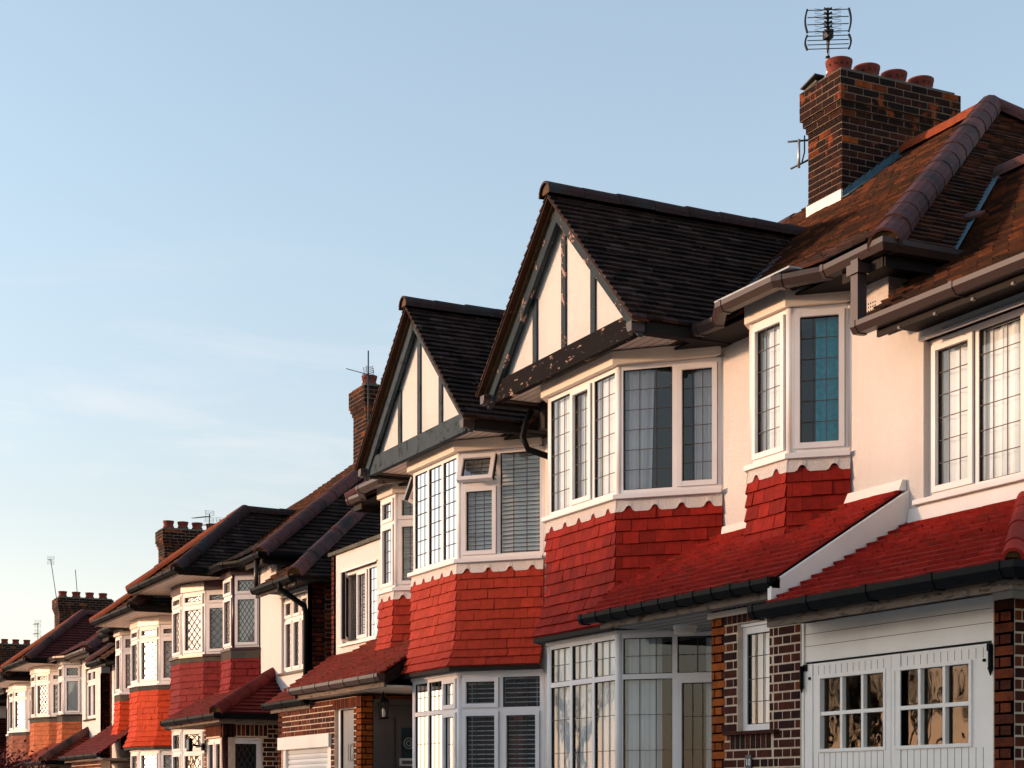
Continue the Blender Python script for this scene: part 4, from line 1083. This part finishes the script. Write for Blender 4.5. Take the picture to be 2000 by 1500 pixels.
for rr in (.11, .07, .035):
    q.tube([c0+Fs.ex*rr*math.cos(2*math.pi*j/K)+UP*rr*math.sin(2*math.pi*j/K)-Fs.en*.02 for j in range(K+1)], .006, M['seal'] if rr > .08 else M['etched'], 5)
q.build('round_light', dd)
q = MB(); q.fbox(Fs, .54, .86, 1.74, 1.84, -.02, -.005, M['metal']); q.fbox(Fs, .57, .83, 1.76, 1.81, -.005, -.002, M['numgrey']); q.build('letter_box', dd)
# lantern by the door
lt = thing('porch_lantern', 'black hanging lantern beside the dark door of number 12', 'lantern', tuple(F(3.35, 2.69, -.25)))
q = MB(); c0 = F(3.40, 2.69, -.15)
q.tube([c0, c0-UP*.07], .012, M['black'], 6); q.lathe(c0-UP*.13, [(.03, .07), (.07, .03), (.085, 0), (.0, .0)], M['black'], 6)
for j in range(4):
    t = math.pi/4+j*math.pi/2; d = V3((math.cos(t), math.sin(t), 0)); q.bar(c0-UP*.13+d*.075, c0-UP*.33+d*.055, .012, .012, M['black'])
q.lathe(c0-UP*.34, [(0, -.02), (.07, -.01), (.07, .01), (0, .01)], M['black'], 6); q.build('lantern_frame', lt)
q = MB(); q.lathe(c0-UP*.30, [(.02, -.03), (.03, .02), (.02, .07), (0, .09)], M['lampglass'], 10); q.build('bulb', lt)

# ================================================================= lower parts of the farther houses
def porch_hip(key, u0, u1, eavef, zE, zT, lean, block, winlabel=None, brick='brickred', left=None):
    par, U, T, _ = H[key]; P_ = dict(P14=0); dz = T(0, 0, 0).z; sg = 1 if T(1, 0, 0).x > T(0, 0, 0).x else -1
    lb = MB(); D = 8.84-eavef; ul = u0
    tiles(lb, [T(ul, eavef, zE), T(u1, eavef, zE), T(u1-D*.85, 8.84, zT), T(ul+.75, 8.84, zT), T(ul-.2, 8.2, zE+(zT-zE)*(8.2-eavef)/D)] if sg > 0 else
              [T(ul, eavef, zE), T(u1, eavef, zE), T(u1-D*.85, 8.84, zT), T(ul+.75, 8.84, zT), T(ul-.2, 8.2, zE+(zT-zE)*(8.2-eavef)/D)], M[lean], (0, -1, 1), .12, .18)
    tiles(lb, [T(u1, eavef, zE), T(u1, 8.84, zE), T(u1-D*.85, 8.84, zT)], M[lean], (sg, 0, 1), .12, .18)
    ridge(lb, T(u1+.02, eavef-.02, zE+.03), T(u1-D*.85, 8.86, zT+.04), M[lean] if key != '18' else M['ridgetile'], r=.12, seg=.33)
    pts = [T(ul-.05, eavef+.02, zE), T(u1, eavef+.02, zE)]
    if sg < 0: pts = pts[::-1]
    else: pts.append(T(u1, 8.84, zE))
    gutter(lb, pts, M['black'], w=.09, h=.09)
    q = sorted((T(ul+.1, 0, 0).x, T(u1-.05, 0, 0).x)); lb.box(q[0], q[1], eavef+.06, 8.83, zE+dz-.14, zE+dz-.09, M['oldwood'])
    lb.build('porch_roof', par)
    b0, b1 = block; bf = MB(); F = facet(U(0, 7.84), U(9, 7.84), dz); bm = M[brick]; zt = zE-.14
    bricks(bf, F, b0, b1, 0, zt, bm, holes=[(b0+.12, b1-.1, 1.1, zt-.22)], soldier=[(b0+.12, b1-.1, zt-.2, zt-.005)])
    Fs = facet(U(b1, 7.84), U(b1, 8.84), dz, (sg, 0, 0)); bricks(bf, Fs, 0, 1, 0, zt, M['brick'], holes=[(.08, .66, 1.1, zt-.22)], soldier=[(.0, .75, zt-.2, zt-.005)])
    bf.build('porch_wall', par)
    W = Win(); glaze(W, Fr(F.o-F.en*.03, F.ex, F.en), b0+.13, b1-.11, 1.1, zt-.23, [(1, 's', None), (1, 's', None)]); 
    glaze(W, Fr(Fs.o-Fs.en*.03, Fs.ex, Fs.en), .08, .66, 1.1, zt-.23, [(1, 's', ('dia', 4, 7))])
    W.fr.tube([F(b1-.04, 1.1, -.03), F(b1-.04, zt-.2, -.03)], .05, M['maroon'], 8)
    curtain(W.cu, Fs, .1, .6, 1.1, zt-.2, M['dark'], n=-.2)
    W.build(par, 'porch_window')
porch_hip('14', 3.05, 6.35, 7.55, 2.87, 3.58, 'lean14', (4.6, 5.75))
porch_hip('18', 3.0, 6.3, 7.55, 2.90, 3.65, 'lean18', (4.6, 5.8))
# floodlight
fl = MB(); c0 = H['14'][2](4.55, 7.6, 2.42)
fl.box(c0.x-.09, c0.x+.09, c0.y-.03, c0.y+.03, c0.z-.12, c0.z+.10, M['black']); fl.box(c0.x-.07, c0.x+.07, c0.y-.035, c0.y-.03, c0.z-.09, c0.z+.08, M['lead']); fl.tube([c0, c0+V3((.05, .24, -.04))], .015, M['black'], 6); fl.box(c0.x+.0, c0.x+.1, c0.y+.2, c0.y+.235, c0.z-.1, c0.z+.02, M['black'])
o = fl.build('floodlight', None, tuple(c0)); tag(o, 'black floodlight on the brick porch of the maroon-framed house', 'floodlight')
# house 16 lower roof
par, U, T, _ = H['16']; dz = -.68
lb = MB(); tiles(lb, [T(6.9, 7.7, 2.75), T(3.0, 7.7, 2.75), T(3.3, 8.84, 3.5), T(6.9, 8.84, 3.5)], M['lean14'], (0, -1, 1), .12, .18)
gutter(lb, [T(7.0, 7.72, 2.76), T(2.9, 7.72, 2.76)], M['black'], w=.09); lb.box(T(6.9, 0, 0).x, T(2.9, 0, 0).x, 7.76, 8.83, 2.62+dz, 2.66+dz, M['oldwood']); lb.build('porch_roof', par)
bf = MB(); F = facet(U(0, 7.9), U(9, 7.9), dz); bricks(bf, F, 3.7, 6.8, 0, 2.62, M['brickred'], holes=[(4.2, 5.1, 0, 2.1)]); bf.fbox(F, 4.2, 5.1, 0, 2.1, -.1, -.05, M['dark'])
bf.fbox(F, 4.12, 4.2, 0, 2.18, -.05, .01, M['white']); bf.fbox(F, 5.1, 5.18, 0, 2.18, -.05, .01, M['white']); bf.fbox(F, 4.2, 5.1, 2.1, 2.18, -.05, .01, M['white']); bf.build('porch_wall', par)
# downpipes on house 14
par, U, T, _ = H['14']
q = MB(); a = T(ext_ := 7.18, 8.45, 4.95)
q.tube([T(7.1, 8.36, 4.93), T(7.1, 8.36, 4.82), T(7.2, 8.74, 4.55), T(7.2, 8.76, 4.4), T(7.2, 8.76, 0)], .045, M['black'], 8)
q.tube([T(5.68, 8.42, 5.45), T(5.68, 8.42, 4.97)], .04, M['brown'], 8); q.build('downpipe', par)

# ================================================================= aerials
def wide_aerial():
    b = (-16.02, 11.85, 9.33)
    t = thing('tv_aerial', 'large grid aerial with two wire reflectors on the nearest chimney', 'aerial', b, 'rooftop television aerials')
    B = V3(b); q = MB(); q.tube([B, B+UP*.68], .02, M['metal'], 8); q.tube([B+UP*.62, B+UP*.97], .013, M['aerial'], 6); q.tube([B+UP*.40, B+UP*.43], .026, M['seal'], 8)
    q.tube([B+V3((.03, -.03, .45)), B+V3((.06, -.02, .58)), B+V3((.11, 0, .70))], .006, M['seal'], 5); q.build('mast', t)
    s = V3((math.cos(R(60)), math.sin(R(60)), 0)); d = V3((s.y, -s.x, 0))
    q = MB()
    for z0, z1, n, w in ((.71, .96, 4, .25), (.51, .66, 4, .25)):
        for j in range(n):
            z = z0+(z1-z0)*j/(n-1); q.tube([B+s*-w*(.95)+UP*z+d*.02, B+s*w*.95+UP*z+d*.02], .0055, M['aerial'], 5)
        for sd in (-1, 1):
            K = 6
            for j in range(K):
                f0 = j/K; f1 = (j+1)/K; bul = lambda f: w*(.95+.10*math.sin(math.pi*f))
                q.bar(B+s*sd*bul(f0)+UP*(z0-.01+(z1-z0+.02)*f0)+d*.02, B+s*sd*bul(f1)+UP*(z0-.01+(z1-z0+.02)*f1)+d*.02, .035, .02, M['aerial'])
    q.build('reflector', t)
    q = MB(); p0 = B+UP*.66+d*.03; bd = (d-s*.12+UP*.06).normalized()
    q.bar(p0-bd*.1, p0+bd*.60, .025, .025, M['aerial'])
    for j in range(6):
        c = p0+bd*(.08+.098*j); 
        for x in (-1, 1):
            q.tube([c, c+s*x*.045+UP*.02], .014, M['aerial'], 6)
            for u in (-1, 1): q.tube([c+s*x*.03, c+s*x*.15+UP*u*.018], .0025, M['aerial'], 4)
    q.box(p0.x-.05, p0.x+.05, p0.y-.04, p0.y+.04, p0.z-.04, p0.z+.06, M['aerial']); q.build('antenna', t)
wide_aerial()
sl = MB(); sl.hexa([(-16.08, 11.50, 9.27), (-15.75, 11.50, 9.30), (-15.75, 11.80, 9.30), (-16.08, 11.80, 9.27), (-16.0, 11.55, 9.34), (-15.85, 11.55, 9.37), (-15.85, 11.78, 9.37), (-16.0, 11.78, 9.34)], M['flaunch'])
sl.bar((-16.06, 11.56, 9.33), (-15.78, 11.56, 9.40), .14, .015, M['slate']); sl.build('slate_cap', H['10'][0])
# bracket on the chimney side
bt = thing('wall_bracket', 'thin metal bracket with loose cable on the nearest chimney', 'bracket', (-16.12, 11.62, 8.6))
q = MB(); q.tube([(-16.17, 11.55, 8.47), (-16.17, 11.55, 8.80)], .017, M['metal'], 6); q.tube([(-16.05, 11.7, 8.78), (-16.25, 11.45, 8.78)], .012, M['aerial'], 5); q.tube([(-16.05, 11.6, 8.53), (-16.26, 11.5, 8.48)], .012, M['aerial'], 5)
q.tube([(-16.1, 11.58, 8.82), (-16.03, 11.53, 8.72), (-16.03, 11.53, 8.60), (-16.12, 11.56, 8.52)], .009, M['seal'], 5); q.build('bracket_arm', bt)
aerial('thin mast with crossed aerial on the second chimney from the right', (-29.75, 11.45, 7.6), 1.95, [(.77, (-.78, -.50, .32), .55, 12, .10), (.77, (.5, -.8, 0), .08, 2, .2)])
aerial('long thin aerial pair rising behind the hipped roof of the maroon-framed house', (-41.1, 11.6, 6.5), 1.70, [(.96, (-1, -.1, .10), 1.15, 16, .16)])
aerial('shorter aerial rising behind the ridge of the hipped roof', (-40.5, 11.7, 6.5), 1.48, [(.93, (-1, -.1, .10), 1.4, 18, .16)])
aerial('tall leaning aerial on the far chimney', (-60.3, 11.55, 8.0), 1.55, [(.97, (-1, 0, .2), .3, 5, .18)], lean=(-.62, -.1))
aerial('short leaning rod aerial beside the far pots', (-60.0, 12.2, 8.2), .95, [], lean=(-.36, 0))
aerial('three-tiered aerial above the far dark red roof', (-64.2, 11.6, 6.3), 1.3, [(.98, (-1, 0, .05), .75, 8, .2), (.70, (-1, 0, .05), .8, 8, .2), (.40, (-1, 0, .05), .5, 6, .2)])
aerial('spiky aerial cut by the left edge of the photo', (-79.8, 11.6, 6.6), 2.3, [(.98, (1, 0, -.35), .6, 7, .5), (.4, (1, 0, -.1), .3, 4, .7)])

# ================================================================= red-leaved tree at the left edge
def tree(name, label, base, h, crown, leaf, group=None, n=2500, bare=False, spread=1.0, seed=1):
    rnd = random.Random(seed); t = thing(name, label, 'tree', base, group); B = V3(base); q = MB(); tips = []
    def grow(p, d, L, r, lvl):
        pts = [p]; c = p
        for k in range(3):
            d = (d+V3((rnd.uniform(-.2, .2), rnd.uniform(-.2, .2), rnd.uniform(-.02, .16)))).normalized(); c = c+d*L/3; pts.append(c)
        q.tube(pts, r, M['bark'], 5 if lvl else 8, r*.6)
        if lvl >= (6 if bare else 3): tips.append(c); return
        for k in range(3 if lvl < 4 else 2):
            a = rnd.uniform(0, 6.28); s = rnd.uniform(.45, .85)*spread
            nd = (d+V3((math.cos(a)*s, math.sin(a)*s, rnd.uniform(-.1, .3)))).normalized(); grow(pts[rnd.choice((2, 3))], nd, L*rnd.uniform(.62, .8), r*.56, lvl+1)
        tips.append(c)
    grow(B, V3((0, 0, 1)), h*.36, h*.022, 0)
    q.build('trunk', t)
    if not bare:
        l = MB()
        for k in range(n):
            c = rnd.choice(tips)+V3((rnd.gauss(0, crown*.13), rnd.gauss(0, crown*.13), rnd.gauss(0, crown*.11))); a = V3((rnd.gauss(0, 1), rnd.gauss(0, 1), rnd.gauss(0, 1))).normalized(); b = a.orthogonal().normalized(); cc = a.cross(b); s = rnd.uniform(.03, .06)
            l.mesh([c+b*s, c+cc*s*.5, c-b*s, c-cc*s*.5], [(0, 1, 2, 3)], leaf)
        l.build('crown', t)
    return t
tree('maple_tree', 'dark red leaved tree at the lower left edge', (-33.9, 4.9, -1.0), 3.3, 2.2, M['leafred'], n=14000, seed=4)

# ================================================================= the far side of the street (seen in reflections, shades the ground floors)
def opp_house(X, w, hgt, label, k):
    t = thing('terraced_house', label, 'house', (X, -17, -.3), 'houses across the street'); q = MB()
    F = facet((X-w/2, -16), (X+w/2, -16), -.3, (0, 1, 0))
    hs = [(1, 2.6, .9, 2.3), (w-2.6, w-1, .9, 2.3), (1, 2.6, 3.5, 4.7), (w-2.6, w-1, 3.5, 4.7), (w/2-.5, w/2+.5, 0, 2.1)]
    wallholes(q, F, 0, w, 0, 5.2, hs, M['brickred' if k % 2 else 'render']); q.box(X-w/2, X+w/2, -24, -16.3, -.3, 4.9, M['render']); q.build('wall', t)
    r = MB(); za, zb = 4.9, hgt
    for s in (0, 1):
        y = (-15.6, -24.4)[s]; r.face([(X-w/2-.3, y, za), (X+w/2+.3, y, za), (X+w/2-2.2, -20, zb), (X-w/2+2.2, -20, zb)], M['rooftile'])
    for s in (-1, 1): r.face([(X+s*(w/2+.3), -15.6, za), (X+s*(w/2+.3), -24.4, za), (X+s*(w/2-2.2), -20, zb)], M['rooftile'])
    r.build('roof', t)
    for h in hs[:4]:
        W = Win(); glaze(W, F, h[0], h[1], h[2], h[3], [(1, 'f', None)]*3); W.build(t, 'window')
    d = MB(); d.fbox(F, w/2-.5, w/2+.5, 0, 2.1, -.1, -.05, M['door']); d.build('door', t)
opp_house(-28, 15, 7.6, 'house across the street facing the crimson bayed house', 1)
opp_house(-11.5, 14, 7.8, 'brown roofed house across the street, behind the camera', 0)
for i, (x, y, h) in enumerate([(-31, -9.0, 6.5), (-36, -11.5, 6.5), (-43, -10, 6.5), (-50, -11, 6.5), (-27, -8.5, 4.6), (-33.5, -10.8, 5.8)]):
    tree('bare_tree', ['slender bare tree across the street, nearest to the houses', 'bare tree standing back across the street', 'broad bare tree farther along the far pavement', 'last bare tree on the far pavement', 'small bare tree in front of the opposite house', 'bare tree between the slender one and the set-back one'][i], (x, y, -.5), h, 3, None, 'bare trees across the street', bare=True, seed=20+i)

# ================================================================= ground
def struct(name, x0, x1, y0, y1, z, m, slope=True):
    q = MB(); zz = lambda x: z+min(0, (x+14)*.022)
    xs = [x0, -90, -14, x1] if x0 < -90 else [x0, x1]
    for a, b in zip(xs[:-1], xs[1:]): q.face([(a, y0, zz(max(a, -90))), (b, y0, zz(max(b, -90))), (b, y1, zz(max(b, -90))), (a, y1, zz(max(a, -90)))], m)
    o = q.build(name); o['kind'] = 'structure'; return o
struct('ground', -600, 600, -600, 600, -.06, M['ground'])
struct('front_gardens', -100, 60, 3.6, 8.9, -.02, M['concrete'])
struct('pavement', -100, 60, 1.6, 3.6, .0, M['concrete'])
struct('road', -100, 60, -6.5, 1.45, -.05, M['asphalt'])
struct('far_pavement', -100, 60, -8.5, -6.5, .0, M['concrete'])
q = MB(); 
for a, b in ((-90, -14), (-14, 60)):
    za, zb = min(0, (a+14)*.022), min(0, (b+14)*.022)
    q.hexa([(a, 1.45, za-.12), (b, 1.45, zb-.12), (b, 1.6, zb-.12), (a, 1.6, za-.12), (a, 1.45, za+.004), (b, 1.45, zb+.004), (b, 1.6, zb+.004), (a, 1.6, za+.004)], M['concrete'])
o = q.build('kerb'); o['kind'] = 'structure'

for o in bpy.data.objects:
    if '_o' in o: del o['_o']

# ================================================================= light, sky, camera
SUN_EL, SUN_X, SUN_Y = 7.0, -math.cos(R(59)), -math.sin(R(59))
d = V3((SUN_X*math.cos(R(SUN_EL)), SUN_Y*math.cos(R(SUN_EL)), math.sin(R(SUN_EL))))
L = bpy.data.lights.new('sun', 'SUN'); L.energy = 1.7; L.angle = R(2.4); L.color = (1, .59, .35)
lo = bpy.data.objects.new('sun', L); C.objects.link(lo); lo.rotation_euler = d.to_track_quat('Z', 'Y').to_euler(); lo.location = d*80
w = bpy.data.worlds.new('World'); bpy.context.scene.world = w; w.use_nodes = True
n = w.node_tree; n.nodes.clear()
sk = add(n, 'ShaderNodeTexSky', sky_type='NISHITA'); sk.sun_disc = False
sk.sun_elevation = R(SUN_EL); sk.sun_rotation = math.atan2(SUN_X, SUN_Y) % (2*math.pi)
sk.air_density = 1.0; sk.dust_density = .7; sk.ozone_density = 1.2; sk.altitude = 50
tc = add(n, 'ShaderNodeTexCoord'); mp = add(n, 'ShaderNodeMapping'); mp.inputs['Scale'].default_value = (1.2, 1.2, 5)
n.links.new(tc.outputs['Generated'], mp.inputs[0])
f = ramp(n, [(.50, 0), (.80, .38)], noise(n, 5.2, 7, mp.outputs[0], .6, .6))
sx = add(n, 'ShaderNodeSeparateXYZ'); n.links.new(tc.outputs['Generated'], sx.inputs[0])
band = ramp(n, [(.0, .8), (.23, 1), (.32, .0)], sx.outputs[2])
mm = add(n, 'ShaderNodeMath', operation='MULTIPLY'); n.links.new(f, mm.inputs[0]); n.links.new(band, mm.inputs[1])
hs = add(n, 'ShaderNodeHueSaturation'); hs.inputs['Saturation'].default_value = .74; hs.inputs['Value'].default_value = 1.08; n.links.new(sk.outputs[0], hs.inputs['Color'])
tint = mixc(n, 1.0, hs.outputs[0], ramp(n, [(.0, (.90, .77, .84)), (.16, (.88, .80, .82)), (.30, (.95, .95, .97)), (.42, (1.0, 1.02, 1.05))], sx.outputs[2]), 'MULTIPLY')
colr = mixc(n, mm.outputs[0], tint, (3.1, 2.8, 2.7))
bg = add(n, 'ShaderNodeBackground'); bg.inputs[1].default_value = .15; out = add(n, 'ShaderNodeOutputWorld')
n.links.new(colr, bg.inputs[0]); n.links.new(bg.outputs[0], out.inputs[0])

cam = bpy.data.cameras.new('camera'); co = bpy.data.objects.new('camera', cam); C.objects.link(co)
co.location = (0, 0, 1.2); co.rotation_euler = (R(90), 0, R(90)-math.atan2(1604, 3302))
cam.sensor_width = 36; cam.lens = 3302*36/2000; cam.shift_y = 803/2000; cam.clip_end = 3000; cam.clip_start = .05
sc = bpy.context.scene; sc.camera = co
sc.view_settings.view_transform = 'Standard'; sc.view_settings.look = 'None'; sc.view_settings.exposure = 1.30; sc.view_settings.gamma = 1
sc.cycles.max_bounces = 8; sc.cycles.transparent_max_bounces = 16; sc.cycles.glossy_bounces = 4
